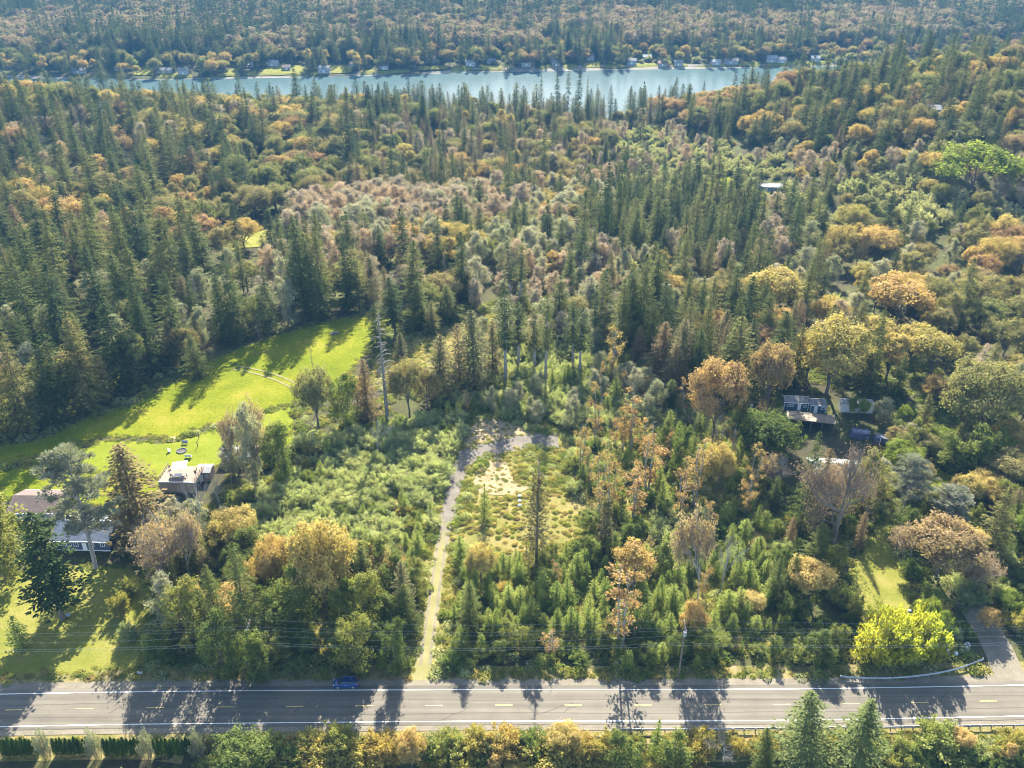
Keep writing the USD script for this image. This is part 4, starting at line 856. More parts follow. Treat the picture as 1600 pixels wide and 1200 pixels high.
# ------------------------------------------------------------------ trees and bushes that stand out one by one
for a in [
 ('pine', 150, 888, 695, 105, 'tall grey green pine with bare lower trunk beside the navy house'),
 ('cedar', 222, 838, 692, 100, 'broad brownish cedar standing left of the wooden deck'),
 ('fir', 98, 968, 790, 95, 'spreading fir tree on the front lawn below the navy house'),
 ('alder_green', 8, 905, 768, 95, 'leafy yellow green tree cut by the left edge beside the brown roof'),
 ('sapling', 35, 1010, 962, 38, 'small dark fir alone on the front lawn near the left edge'),
 ('shrub_yellow', 203, 928, 899, 34, 'small yellow green bush on the front lawn, uppermost of three'),
 ('shrub_yellow', 188, 958, 924, 32, 'small lime bush on the front lawn, middle of three'),
 ('shrub_pale', 203, 1000, 970, 30, 'small pale bush on the front lawn, lowest of three'),
 ('fir', 309, 588, 521, 42, 'lone grey green fir standing by itself in the bright meadow'),
 ('cedar', 211, 604, 530, 42, 'rust brown cedar against the wood at the meadow edge'),
 ('snag', 606, 660, 488, 46, 'tall pale dead spar at the right edge of the bright meadow'),
 ('fir', 589, 545, 474, 36, 'dark fir behind the tall pale dead spar'),
 ('fir', 618, 522, 430, 46, None), ('fir', 655, 512, 438, 50, None), ('fir', 700, 500, 446, 52, None), ('fir', 676, 520, 468, 34, None),
 ('cedar', 627, 556, 519, 22, 'small golden green cedar in the weedy meadow'),
 ('cedar', 688, 622, 522, 62, None), ('cedar', 742, 615, 482, 66, None), ('cedar', 718, 605, 505, 50, None), ('cedar', 770, 590, 500, 40, None),
 ('maple_olive', 498, 668, 570, 66, 'dark olive tree at the right corner of the lower lawn'), ('alder_green', 540, 672, 580, 50, None),
 ('snag', 497, 640, 540, 10, 'thin dark dead spar beside the olive tree at the lower lawn'),
 ('maple_olive', 640, 652, 558, 62, None), ('maple_gold', 560, 640, 590, 36, None), ('cedar', 575, 655, 560, 42, None), ('maple_olive', 668, 640, 575, 50, None),
 ('bare', 590, 712, 655, 50, 'spiky grey dead branches beside the bushes below the dead spar'),
 ('twiggy', 362, 758, 640, 54, None), ('alder_grey', 398, 765, 624, 44, None), ('twiggy', 415, 748, 612, 50, None), ('alder_green', 440, 755, 660, 46, None), ('alder_grey', 378, 735, 650, 40, None),
 ('bare', 322, 862, 742, 70, 'white leafless tree in front of the wooden deck'), ('bare', 345, 800, 735, 56, None),
 ('twiggy', 250, 930, 805, 92, 'pinkish tan nearly bare tree right of the navy house'), ('twiggy', 300, 925, 800, 80, None), ('maple_olive', 270, 880, 825, 60, None),
 ('fir', 392, 1005, 845, 72, 'dark fir in the thicket left of the parked blue car'), ('fir', 345, 1000, 880, 50, None),
 ('maple_gold', 438, 925, 832, 64, None), ('maple_gold', 512, 965, 806, 104, 'broad golden tree in the thicket above the parked blue car'), ('maple_gold', 478, 900, 838, 60, None), ('alder_green', 470, 985, 890, 70, None),
 ('alder_green', 575, 985, 885, 60, None), ('alder_green', 540, 990, 900, 52, None), ('cedar', 634, 970, 876, 46, 'brown green cedar at the left side of the grassy track'), ('alder_green', 430, 1010, 930, 60, None), ('alder_green', 300, 1010, 905, 64, None),
 ('maple_gold', 305, 975, 905, 46, None), ('alder_grey', 275, 990, 890, 52, None),
 ('ivy', 838, 888, 716, 40, 'tall ivy clad spar in the middle of the clearing', 0),
 ('alder_gold', 953, 598, 490, 36, 'tall slender amber tree behind the bush clearing'), ('alder_gold', 930, 682, 594, 32, 'slender amber tree right of the end of the gravel driveway'),
 ('snag', 951, 716, 645, 7, 'thin dead spar right of the gravel driveway end'),
 ('alder_gold', 985, 705, 612, 40, None), ('alder_gold', 1010, 768, 660, 54, None), ('alder_gold', 990, 812, 722, 42, None), ('alder_gold', 938, 790, 690, 38, None), ('alder_gold', 1004, 720, 640, 36, None), ('alder_gold', 972, 700, 622, 30, None),
 ('ivy', 944, 862, 765, 26, 'slim ivy clad spar among the amber trees', 1),
 ('alder_gold', 1083, 792, 690, 44, None), ('maple_gold', 1118, 772, 690, 56, None), ('alder_gold', 1070, 770, 715, 36, None),
 ('maple_rust', 1112, 690, 552, 88, 'big rust coloured tree right of the clearing'), ('bare', 1085, 682, 616, 44, 'bare grey tree in front of the big rust coloured tree'), ('bare', 1125, 705, 645, 50, None),
 ('alder_green', 1040, 705, 655, 34, None), ('fir', 1045, 640, 590, 30, None), ('alder_green', 1062, 745, 660, 36, None), ('cedar', 1048, 612, 535, 46, None), ('fir', 1000, 548, 395, 60, None), ('fir', 1035, 555, 440, 50, None), ('cedar', 1058, 600, 498, 56, None), ('cedar', 1030, 590, 500, 50, None),
 ('twiggy', 1090, 958, 782, 100, 'big sparse tan tree with twin trunks near the road'), ('bare', 1125, 930, 835, 60, None),
 ('maple_gold', 988, 935, 840, 62, 'small amber tree in the sapling field, below the tall amber trees'), ('alder_gold', 970, 1012, 885, 56, 'amber and green tree by the road whose shadow crosses both lanes', 1), ('maple_gold', 1078, 1000, 938, 44, 'small golden tree beside the utility pole'), ('alder_gold', 860, 1020, 980, 34, None), ('maple_gold', 1172, 955, 925, 46, None),
 ('sapling', 757, 812, 754, 24, 'single fir sapling on the straw ground beside the driveway bend'), ('fir', 735, 985, 905, 46, 'dark fir right of the grassy track near the road'),
 ('maple_gold', 752, 915, 852, 52, 'yellow bush beside the grassy track'), ('shrub_green', 775, 1000, 950, 36, None),
 ('spar_fir', 810, 575, 470, 36, None), ('spar_fir', 835, 580, 480, 32, None), ('spar_fir', 852, 600, 455, 34, None), ('spar_fir', 895, 570, 470, 36, None), ('spar_fir', 905, 590, 480, 34, None), ('spar_fir', 790, 600, 450, 40, None), ('spar_fir', 985, 545, 420, 40, None),
 ('fir', 1250, 830, 672, 56, 'dark narrow fir left of the big brown bare tree'), ('brown', 1300, 858, 672, 125, 'big brown bare tree in front of the pale blue roof'),
 ('alder_green', 1345, 795, 706, 60, None), ('cedar', 1278, 800, 700, 46, None), ('alder_grey', 1370, 770, 715, 40, None), ('roundish', 1195, 722, 640, 94, 'dense round green tree left of the pale carport roof'),
 ('lime', 1408, 745, 690, 62, 'bright lime tree left of the small bright lawn'), ('pine', 1408, 800, 712, 66, 'dark rounded pine in front of the bright lime tree'), ('pine', 1478, 822, 760, 74, 'grey green pine below the small bright lawn'), ('fir', 1545, 868, 758, 56, 'fir with spreading branches right of the grey green pine'),
 ('maple_rust', 1462, 905, 812, 108, 'large tan and amber tree right of the south east lawn'), ('maple_gold', 1500, 880, 820, 60, None), ('lime', 1588, 840, 786, 60, 'lime green bushy tree at the right edge'), ('lime', 1560, 725, 672, 40, None),
 ('lime', 1462, 700, 668, 46, None), ('lime', 1340, 655, 618, 34, 'small golden green tree between the teal sheds and white wall'), ('lime', 1410, 662, 632, 24, 'small yellow green round tree right of the white wall'), ('alder_grey', 1416, 694, 660, 42, None), ('fir', 1437, 680, 615, 34, None), ('alder_grey', 1378, 660, 620, 32, None), ('alder_green', 1520, 745, 662, 70, None), ('alder_green', 1485, 735, 680, 56, None),
 ('maple_olive', 1522, 690, 555, 128, 'huge tan leaved tree at the right behind the yards'), ('maple_gold', 1450, 598, 512, 72, None), ('maple_gold', 1290, 618, 490, 108, 'huge golden tan tree behind the teal sheds'), ('fir', 1355, 610, 482, 50, None), ('fir', 1330, 560, 470, 46, None), ('maple_gold', 1200, 500, 412, 80, None), ('maple_gold', 1245, 475, 440, 60, None), ('maple_gold', 1400, 520, 430, 90, None), ('maple_olive', 1455, 500, 428, 66, None), ('maple_rust', 1180, 560, 510, 60, None), ('maple_gold', 1590, 600, 555, 60, None), ('maple_gold', 1590, 545, 508, 50, None),
 ('maple_rust', 1195, 655, 525, 66, None), ('fir', 1240, 600, 505, 40, None),
 ('lime', 1515, 305, 222, 132, 'huge bright lime tree in the upper right'), ('maple_gold', 1447, 312, 278, 36, None), ('maple_gold', 1405, 258, 232, 40, None),
 ('red', 1430, 162, 139, 20, 'small red tree beside a white house in the upper right wood'),
 ('yellow', 1362, 1034, 962, 62, 'bright yellow bush above the curved guardrail, leftmost of the clump'), ('yellow', 1405, 1034, 966, 66, 'bright yellow bush above the curved guardrail, front middle of the clump'), ('yellow', 1446, 1028, 962, 58, 'bright yellow bush above the curved guardrail, rightmost of the clump'), ('yellow', 1380, 1008, 942, 66, 'bright yellow bush above the curved guardrail, back left of the clump'), ('yellow', 1425, 1004, 944, 60, 'bright yellow bush above the curved guardrail, back right of the clump'), ('lime', 1462, 1010, 955, 40, None), ('lime', 1440, 985, 932, 40, None), ('shrub_pale', 1418, 1035, 1000, 40, None), ('shrub_yellow', 1460, 1036, 1005, 34, None),
 ('lime', 1575, 960, 925, 40, None), ('shrub_yellow', 1590, 985, 948, 46, None), ('maple_gold', 1540, 985, 950, 36, None), ('maple_gold', 106, 452, 405, 34, 'bright yellow leaved tree among the firs at the left'),
 ('fir', 663, 200, 124, 20, None), ('fir', 718, 200, 132, 18, None), ('fir', 845, 190, 116, 14, None), ('fir', 870, 200, 106, 16, None), ('fir', 886, 198, 104, 14, None), ('fir', 902, 198, 106, 16, None), ('fir', 916, 200, 118, 13, None), ('fir', 1000, 222, 126, 22, None), ('fir', 984, 190, 136, 14, 'dark pointed fir against the water, right of centre'), ('fir', 1075, 165, 130, 14, None), ('fir', 1262, 165, 86, 26, 'tall dark fir at the right end of the water'), ('fir', 930, 200, 130, 14, None), ('fir', 1097, 165, 126, 12, None), ('fir', 1145, 160, 112, 18, None),
 ('fir', 595, 180, 128, 20, None), ('fir', 495, 180, 122, 24, None), ('fir', 560, 175, 122, 22, None), ('fir', 425, 170, 128, 18, None), ('fir', 375, 150, 110, 14, None), ('fir', 165, 150, 92, 30, None), ('fir', 80, 160, 105, 26, None), ('fir', 195, 150, 98, 22, None), ('fir', 610, 175, 140, 12, None), ('fir', 578, 175, 140, 12, None),
 ('fir', 945, 400, 235, 24, None), ('fir', 965, 380, 220, 24, None), ('fir', 850, 300, 200, 24, None), ('fir', 375, 400, 310, 30, None), ('fir', 300, 430, 320, 34, None),
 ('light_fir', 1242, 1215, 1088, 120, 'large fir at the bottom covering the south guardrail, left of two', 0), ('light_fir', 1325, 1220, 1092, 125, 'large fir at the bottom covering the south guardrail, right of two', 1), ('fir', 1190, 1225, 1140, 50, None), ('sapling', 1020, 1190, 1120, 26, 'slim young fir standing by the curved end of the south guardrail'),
 ('alder_green', 396, 1063, 978, 50, None), ('alder_green', 412, 1062, 985, 44, None), ('alder_green', 350, 1058, 960, 60, None), ('alder_green', 560, 1050, 950, 60, None), ('alder_green', 620, 1052, 965, 40, None),
 ('bare', 1130, 1195, 1148, 60, 'white dead branches below the south guardrail'), ('alder_green', 1052, 1220, 1142, 74, None), ('alder_green', 975, 1225, 1150, 60, None), ('maple_gold', 645, 1200, 1140, 50, None), ('alder_green', 380, 1215, 1145, 90, None),
]:
    single(a[0], a[1], a[2], a[3], a[4], a[5], a[6] if len(a) > 6 else None)
# the clipped hedge and the olive trees in front of it
for x0, x1, n in [(8, 60, 9), (90, 142, 9), (168, 222, 10), (246, 302, 10)]:
    for i, x in enumerate(np.linspace(x0, x1, n)):
        single('column', x, 1181 - i * .3, 1152 + 2 * math.sin(i * 2.1), 9.5, f'hedge conifer, {["first", "second", "third", "fourth", "fifth", "sixth", "seventh", "eighth", "ninth", "tenth"][i]} from left in the {({8: "row at the left edge", 90: "row between olive trees one and two", 168: "row between olive trees two and three", 246: "row before the last olive tree"})[x0]}')
for x, w in ((74, 'leftmost'), (153, 'second from left'), (233, 'third from left'), (312, 'rightmost')):
    single('olive', x, 1186, 1132 + (x > 200) * 4, 27, f'grey olive tree in the roadside hedge, {w} of four')
for l in [('navy house', 130, 860), ('brown roofed house', 40, 815), ('wooden deck', 280, 770), ('fire pit', 284, 704), ('parked blue car', 540, 1062), ('utility pole', 1060, 1058), ('grassy track', 676, 960), ('driveway bend', 716, 730), ('driveway end', 872, 688),
          ('ivy clad spar', 838, 888), ('teal sheds', 1250, 645), ('carport roof', 1265, 670), ('pale blue roof', 1300, 750), ('big brown bare tree', 1300, 858), ('bright lime tree', 1408, 745), ('small bright lawn', 1470, 750), ('yellow bush', 1400, 1032), ('curved guardrail', 1420, 1055),
          ('south guardrail', 1000, 1150), ('lone meadow fir', 309, 588), ('dead spar', 606, 660), ('huge lime tree in the distance', 1515, 305), ('big rust coloured tree', 1112, 690), ('big sparse tan tree', 1090, 958), ('white house at the left edge', 15, 303), ('long grey roof', 1205, 300), ('small red tree', 1430, 162),
          ('small forest clearing', 380, 370), ('golden tan tree behind the sheds', 1290, 618), ('yellow tree among the firs', 106, 452), ('slender amber tree', 953, 598), ('far bank of the bright meadow', 450, 520), ('weedy meadow strip', 700, 545), ('hedge', 200, 1180), ('willow clearing by the water', 980, 225), ('side road', 1556, 1005)]:
    landmark(*l)
# ------------------------------------------------------------------ buildings
T4 = trimesh.transformations
GLASS = mat('window_glass', {'p': ('principled_bsdf', {'base_color': (.03, .04, .05), 'roughness': .05, 'specular_ior_level': .6})}, [])
WHITE = plain('white_paint', (.56, .56, .55), .6, vary=.08)
NAVY = plain('navy_siding', (.030, .040, .070), .7, vary=.25, scale=1.2)
TEAL = plain('teal_siding', (.025, .065, .085), .7, vary=.25, scale=1.2)
TAN_WALL = plain('tan_siding', (.22, .18, .135), .8)
GREY_WALL = plain('grey_siding', (.20, .205, .21), .8)
CEDAR = plain('weathered_boards', (.19, .135, .095), .85, vary=.35, scale=4.0)
FENCE_WOOD = plain('fence_boards', (.28, .21, .105), .85, vary=.25, scale=4.0)
def roofing(name, a, b, rough=.85, course=5.0, spec=.3):
    return mat(name, {'c': ('texture_coordinate', {}), 'n': ('noise_texture', {'scale': 1.3, 'detail': 6.0}), 'w': ('wave_texture', {'bands_direction': 'y', 'scale': course, 'distortion': .6}), 'm': ('mix_float', {'fac': .25}),
                      'r': ('rgb_ramp', {'ramp': [(.25, a), (.75, b)]}), 'b': ('bump', {'strength': .3, 'distance': .03}), 'p': ('principled_bsdf', {'roughness': rough, 'specular_ior_level': spec})},
               [('c.object', 'n.vector'), ('c.object', 'w.vector'), ('n.fac', 'm.a'), ('w.fac', 'm.b'), ('m.result', 'r.fac'), ('r.color', 'p.base_color'), ('w.fac', 'b.height'), ('b.normal', 'p.normal')])
R_SLATE = roofing('slate_blue_roof', (.04, .05, .07), (.13, .16, .21), .45, 5, .5)
R_BROWN = roofing('brown_roof', (.075, .052, .044), (.125, .09, .076))
R_GREY = roofing('grey_roof', (.10, .098, .095), (.22, .21, .20))
R_BEIGE = roofing('beige_roof', (.12, .095, .066), (.19, .155, .11), .8, 2.0)
R_PALE = roofing('pale_blue_roof', (.11, .14, .14), (.18, .22, .22), .5, 2.5)
R_RED = roofing('red_roof', (.18, .08, .06), (.26, .12, .09))
R_WHITE = roofing('white_roof', (.20, .195, .19), (.30, .295, .285))
def wedge(w, d, z, rh, ov, th=.16):
    """A gable roof of two slabs with thickness; ridge along x."""
    b = MB(); hd, hw = d / 2 + ov, w / 2 + ov; zo = z - rh * ov / (d / 2)
    for s in (-1, 1):
        v = np.array([[-hw, 0, z + rh], [hw, 0, z + rh], [hw, s * hd, zo], [-hw, s * hd, zo]]); t = np.array([0, 0, th])
        f = np.array([[0, 1, 2, 3], [4, 5, 6, 7], [0, 1, 5, 4], [1, 2, 6, 5], [2, 3, 7, 6], [3, 0, 4, 7]])
        b.add(np.vstack([v + t, v]), f)
    return b.get()
def gable_walls(w, d, h, rh):
    v = [[-w / 2, -d / 2, -.5], [w / 2, -d / 2, -.5], [w / 2, d / 2, -.5], [-w / 2, d / 2, -.5], [-w / 2, -d / 2, h], [w / 2, -d / 2, h], [w / 2, d / 2, h], [-w / 2, d / 2, h], [-w / 2, 0, h + rh], [w / 2, 0, h + rh]]
    f = [[0, 1, 5], [0, 5, 4], [2, 3, 7], [2, 7, 6], [1, 2, 6], [1, 6, 5], [3, 0, 4], [3, 4, 7], [5, 6, 9], [7, 4, 8]]
    return np.array(v), np.array(f)
def window(t, x, z, w, h, y, frame=WHITE, name='window', rail=True, ax=0):
    """Frame proud of the wall with its pane as a sub-part. ax 0: in the wall facing -y at depth y; 1: in the gable wall facing +x at x = y."""
    b = MB(); e = .11
    for c, s in (((x, z + h / 2), (w + 2 * e, e)), ((x, z - h / 2), (w + 2 * e, e)), ((x - w / 2 - e / 2, z), (e, h)), ((x + w / 2 + e / 2, z), (e, h))) + ((((x, z), (.06, h)),) if rail else ()):
        b.box([c[0], y - .03, c[1]] if ax == 0 else [y + .03, c[0], c[1]], [s[0], .09, s[1]] if ax == 0 else [.09, s[0], s[1]])
    f = part(t, name, b.get(), frame)
    p = MB().box([x, y - .006, z] if ax == 0 else [y + .006, x, z], [w, .03, h] if ax == 0 else [.03, w, h])
    part(f, 'pane', p.get(), GLASS)
def house(name, label, cat, px, py, w, d, h, rh, rz, wallm, roofm, wins=(), door=None, ov=.45, group=None, chimney=None, trim=True, z=None):
    x, y = map(float, G(px, py)); c, s = math.cos(rz), math.sin(rz)
    cx, cy = x - s * d / 2, y + c * d / 2
    t = thing(name, label, cat, (cx, cy, float(height(cx, cy)) if z is None else z), rz, group)
    part(t, 'wall', gable_walls(w, d, h, rh), wallm)
    r = part(t, 'roof', wedge(w, d, h, rh, ov), roofm)
    if trim: part(r, 'gutter', MB().box([0, -d / 2 - ov - .06, h - rh * ov / (d / 2) + .06], [w + 2 * ov, .12, .14]).box([0, d / 2 + ov + .06, h - rh * ov / (d / 2) + .06], [w + 2 * ov, .12, .14]).get(), WHITE)
    if chimney is not None: part(r, 'chimney', MB().box([chimney, .6, h + rh * .8 + .5], [.7, .7, 1.6]).get(), R_RED)
    for q in wins: window(t, q[0], q[1], q[2], q[3], -d / 2)
    if door is not None:
        dd = part(t, 'door', MB().box([door, -d / 2 - .03, 1.0], [.95, .08, 2.05]).get(), WHITE)
        part(dd, 'handle', MB().box([door + .35, -d / 2 - .1, 1.0], [.06, .07, .12]).get(), GREY_WALL)
    return t
t_ = house('navy_house', 'dark navy house with white window frames and slate blue roof', 'house', 130, 860, 12.0, 8.0, 2.9, 1.9, -.03, NAVY, R_SLATE, [(-3.9, 1.7, .9, 1.1), (-2.7, 1.7, .9, 1.1), (-1.2, 1.7, .9, 1.1), (2.2, 1.75, 1.0, 1.2), (4.6, 1.7, .8, 1.0)], door=.6, chimney=-3)
part(t_, 'base_board', MB().box([0, -4.05, .06], [12.1, .12, .35]).get(), WHITE)
house('brown_roofed_house', 'house with a dull brown roof behind the tree at the left edge', 'house', 52, 815, 10.0, 8.0, 2.7, 1.5, -.02, TAN_WALL, R_BROWN, [(-2.6, 1.5, 1.2, 1.0), (2.5, 1.5, 1.2, 1.0)], door=0)
house('garden_shed', 'small shed with pale roof and brown wall right of the wooden deck', 'shed', 319, 752, 3.4, 3.4, 2.5, .5, 0, CEDAR, R_WHITE, [(.8, 1.5, .6, .6)], door=-.6, ov=.2, trim=False)
house('low_outbuilding', 'low outbuilding with grey roof hidden by trees right of the wooden deck', 'outbuilding', 372, 726, 8.0, 4.5, 2.4, .7, 0, CEDAR, R_WHITE, [(1, 1.4, .9, .7)], door=-2, ov=.3, trim=False)
for lab, px, py, w, h, wins, dr in (('larger teal garden shed with white trim and two windows', 1243, 641, 6.4, 2.5, [(-2.0, 1.45, .7, .7), (-1.1, 1.45, .7, .7), (2.3, 1.45, .6, .7)], .8), ('smaller teal garden shed with white trim, right of the larger one', 1277, 645, 4.0, 2.4, [(1.2, 1.45, .7, .6)], -.6)):
    t_ = house('teal_shed', lab, 'shed', px, py, w, 3.4, h, .9, -.10, TEAL, R_GREY, wins, dr, ov=.25)
    part(t_, 'corner_board', MB().box([-w / 2, -1.72, h / 2], [.14, .14, h]).get(), WHITE); part(t_, 'corner_board', MB().box([w / 2, -1.72, h / 2], [.14, .14, h]).get(), WHITE)
# carport: a long low roof on posts
x_, y_ = map(float, G(1268, 672)); t_ = thing('carport', 'long carport with a pale beige roof in front of the teal sheds', 'carport', (x_, y_ + 2, 0), -.22)
part(t_, 'roof', MB().box([0, 0, 2.75], [12.4, 5.0, .16], 0, -.07).get(), R_BEIGE)
for i_ in range(5):
    for s_ in (-1, 1): part(t_, 'post', MB().box([-5.8 + 2.9 * i_, 2.2 * s_, 1.3], [.14, .14, 2.6]).get(), CEDAR)
part(t_, 'back_wall', MB().box([0, 2.3, 1.25], [11.8, .08, 2.4]).get(), CEDAR)
house('pale_blue_roofed_house', 'house with pale blue metal roof behind the big brown bare tree', 'house', 1322, 768, 15.0, 9.5, 2.6, 2.0, -.10, GREY_WALL, R_PALE, [(-4, 1.5, 1.2, 1), (4, 1.5, 1.2, 1)], door=0)
house('white_shed', 'white flat sided shed behind the small round trees', 'shed', 1338, 645, 8.5, 2.8, 2.7, .25, -.08, WHITE, R_WHITE, [(2, 1.6, .9, .6)], door=-1.5, ov=.1, trim=False)
house('white_house', 'white house with brown roof at the left edge of the wood', 'house', 12, 304, 13.0, 7.0, 2.9, 1.5, .02, WHITE, R_BROWN, [(-2, 1.6, 1.1, 1.1), (1.5, 1.6, 1.1, 1.1), (4.4, 1.6, 1.1, 1.1)], door=3.0)
house('long_shed', 'long shed with whitish roof beside the upper right clearing', 'shed', 1204, 300, 11.0, 6.0, 2.6, .9, -.05, GREY_WALL, R_WHITE, [(2, 1.5, .9, .7)], door=-2, trim=False)
for lab, px, py, w, wm, rm in (('small white house with pale roof deep in the upper right wood', 1457, 184, 9, WHITE, R_WHITE), ('white house beside the small red tree in the upper right wood', 1419, 154, 8, WHITE, R_GREY), ('white roofed house near the skyline of the upper right wood', 1527, 104, 9, GREY_WALL, R_WHITE)):
    house('woodland_house', lab, 'house', px, py, w, 7, 4.6, 1.6, -.05, wm, rm, [(-2, 1.5, 1.1, 1.1), (2, 1.5, 1.1, 1.1), (-2, 3.6, 1.0, 1.0), (2, 3.6, 1.0, 1.0)], door=0)
SHORE_WHITE = plain('shore_white_paint', (.26, .26, .255), .7, vary=.15)
# houses along the far shore
far_ = [(18, 106, 9, TAN_WALL, R_BEIGE, 3), (122, 115, 13, GREY_WALL, R_GREY, 3), (186, 111, 9, SHORE_WHITE, R_WHITE, 3), (256, 115, 15, TAN_WALL, R_GREY, 3), (286, 117, 9, SHORE_WHITE, R_GREY, 4), (372, 87, 6, SHORE_WHITE, R_WHITE, 3), (387, 106, 8, GREY_WALL, R_WHITE, 3), (425, 104, 10, SHORE_WHITE, R_WHITE, 4), (506, 115, 10, GREY_WALL, R_GREY, 5), (537, 38, 8, TAN_WALL, R_WHITE, 4),
        (573, 97, 8, SHORE_WHITE, R_WHITE, 3), (548, 72, 8, GREY_WALL, R_WHITE, 3), (671, 99, 11, SHORE_WHITE, R_RED, 6), (735, 104, 9, SHORE_WHITE, R_WHITE, 5), (768, 100, 8, GREY_WALL, R_GREY, 3), (811, 100, 7, SHORE_WHITE, R_WHITE, 4), (822, 104, 9, SHORE_WHITE, R_GREY, 4), (866, 97, 9, GREY_WALL, R_WHITE, 4), (869, 104, 7, TAN_WALL, R_GREY, 3), (901, 93, 6, SHORE_WHITE, R_RED, 4), (920, 95, 10, SHORE_WHITE, R_WHITE, 4),
        (987, 101, 9, GREY_WALL, R_GREY, 4), (1011, 95, 8, SHORE_WHITE, R_WHITE, 4), (1035, 105, 9, TAN_WALL, R_RED, 3), (1060, 104, 8, SHORE_WHITE, R_GREY, 3), (1142, 100, 13, GREY_WALL, R_GREY, 3), (1120, 102, 8, SHORE_WHITE, R_WHITE, 3), (1206, 98, 10, GREY_WALL, R_WHITE, 5), (1222, 99, 9, SHORE_WHITE, R_GREY, 4), (1274, 97, 8, SHORE_WHITE, R_WHITE, 4), (640, 106, 9, TAN_WALL, R_GREY, 3), (600, 109, 8, SHORE_WHITE, R_GREY, 4), (552, 105, 8, GREY_WALL, R_BROWN, 3), (448, 110, 7, TAN_WALL, R_BROWN, 3), (521, 46, 8, SHORE_WHITE, R_WHITE, 4), (560, 74, 9, TAN_WALL, R_BEIGE, 4), (592, 70, 8, SHORE_WHITE, R_GREY, 4), (668, 76, 10, SHORE_WHITE, R_WHITE, 4), (886, 74, 9, GREY_WALL, R_GREY, 4), (918, 76, 9, SHORE_WHITE, R_BROWN, 4), (1092, 70, 10, TAN_WALL, R_WHITE, 4), (1124, 72, 8, SHORE_WHITE, R_GREY, 4)]
WN = {id(SHORE_WHITE): 'white', id(GREY_WALL): 'grey', id(TAN_WALL): 'tan'}; RN = {id(R_BEIGE): 'beige', id(R_GREY): 'grey', id(R_WHITE): 'white', id(R_RED): 'red', id(R_BROWN): 'brown'}
kinds_ = {}
for f_ in sorted(far_): kinds_.setdefault((WN[id(f_[3])], RN[id(f_[4])]), []).append(f_)
for (a_, b_), l_ in kinds_.items():
    for k_, (px, py, w, wm, rm, h) in enumerate(l_):
        O_ = ['leftmost'] + [w_ + ' from left' for w_ in 'second third fourth fifth sixth seventh eighth ninth tenth eleventh twelfth thirteenth fourteenth fifteenth'.split()]; pos = '' if len(l_) == 1 else f', {O_[k_]} of {len(l_)}'
        house('shore_house', f'{a_} walled far shore house with {b_} roof{pos}', 'house', px, py, w, 7.5, h * .8 + .2, 1.8, .15 * math.sin(px), wm, rm, [(-w * .28, 1.5, 1.3, 1.2), (w * .28, 1.5, 1.3, 1.2)] + ([(-w * .2, 3.9, 1.2, 1.1), (w * .2, 3.9, 1.2, 1.1)] if h > 4 else []), door=0, group='houses along the far shore', trim=False)
for n_, p_ in enumerate(FAR_LAWNS): top('shore_lawn', sheet(p_, .35, 4.0, .6, n_), LAWN, kind='structure')
top('pale_field', sheet(FAR_OPEN[0], .8, 8.0, .6, 3), STRAWM, kind='structure')
for n_, p_ in enumerate(FAR_OPEN[1:]): top('slope_clearing', sheet(p_, .5, 5.0, .8, n_ + 40), [LAWN, VERGE][n_ % 2], kind='structure')

# ------------------------------------------------------------------ wooden deck and its furniture
x_, y_ = map(float, G(280, 770)); DZ = 3.1
t_ = thing('wooden_deck', 'raised wooden deck with boarded front left of the pale roofed shed', 'deck', (x_, y_ + 3.3, 0), -.03)
for i_ in range(30): part(t_, 'floor_board', MB().box([-4.3 + .2966 * i_, 0, DZ], [.285, 6.6, .06]).get(), CEDAR)
for i_ in range(13): part(t_, 'front_board', MB().box([0, -3.24 - .01 * (i_ % 2), .12 + .225 * i_], [8.7, .05, .2]).get(), CEDAR)
part(t_, 'edge_trim', MB().box([0, -3.36, DZ + .02], [8.9, .12, .2]).get(), WHITE)
for i_ in range(6):
    for s_ in (-1, 1): part(t_, 'railing_post', MB().box([4.3 * s_, -3.2 + 1.28 * i_, DZ + .5], [.1, .1, 1.0]).get(), CEDAR)
for s_ in (-1, 1):
    part(t_, 'railing', MB().box([4.3 * s_, 0, DZ + 1.0], [.12, 6.5, .06]).box([4.3 * s_, 0, DZ + .55], [.05, 6.4, .05]).get(), CEDAR)
for i_ in range(4): part(t_, 'support_post', MB().box([-4.1 + 2.73 * i_, 3.1, DZ / 2], [.18, .18, DZ]).get(), CEDAR)
def on_deck(dx, dy): return (x_ + dx, y_ + 3.3 + dy, DZ + .035)
u_ = thing('patio_umbrella', 'square white patio umbrella open on the wooden deck', 'umbrella', on_deck(-.2, .4), .25)
v_ = np.array([[-1.7, -1.7, 2.2], [1.7, -1.7, 2.2], [1.7, 1.7, 2.2], [-1.7, 1.7, 2.2], [0, 0, 2.85]]); part(u_, 'canopy', (np.vstack([v_, v_ - [0, 0, .05]]), np.array([[0, 1, 4], [1, 2, 4], [2, 3, 4], [3, 0, 4], [6, 5, 9], [7, 6, 9], [8, 7, 9], [5, 8, 9]])), WHITE)
part(u_, 'pole', MB().tube([[0, 0, 0], [0, 0, 2.8]], .03, 6).get(), GREY_WALL)
for a_ in (.785, 2.356, 3.927, 5.498): part(u_, 'rib', MB().tube([[0, 0, 2.75], [2.3 * math.cos(a_), 2.3 * math.sin(a_), 2.13]], .015, 4).get(), GREY_WALL)
def table(loc, w, d, label, name='patio_table', rz=0):
    t = thing(name, label, 'table', loc, rz); part(t, 'table_top', MB().box([0, 0, .72], [w, d, .05]).get(), WHITE)
    for a in (-1, 1):
        for b in (-1, 1): part(t, 'leg', MB().box([a * (w / 2 - .08), b * (d / 2 - .08), .35], [.06, .06, .7]).get(), WHITE)
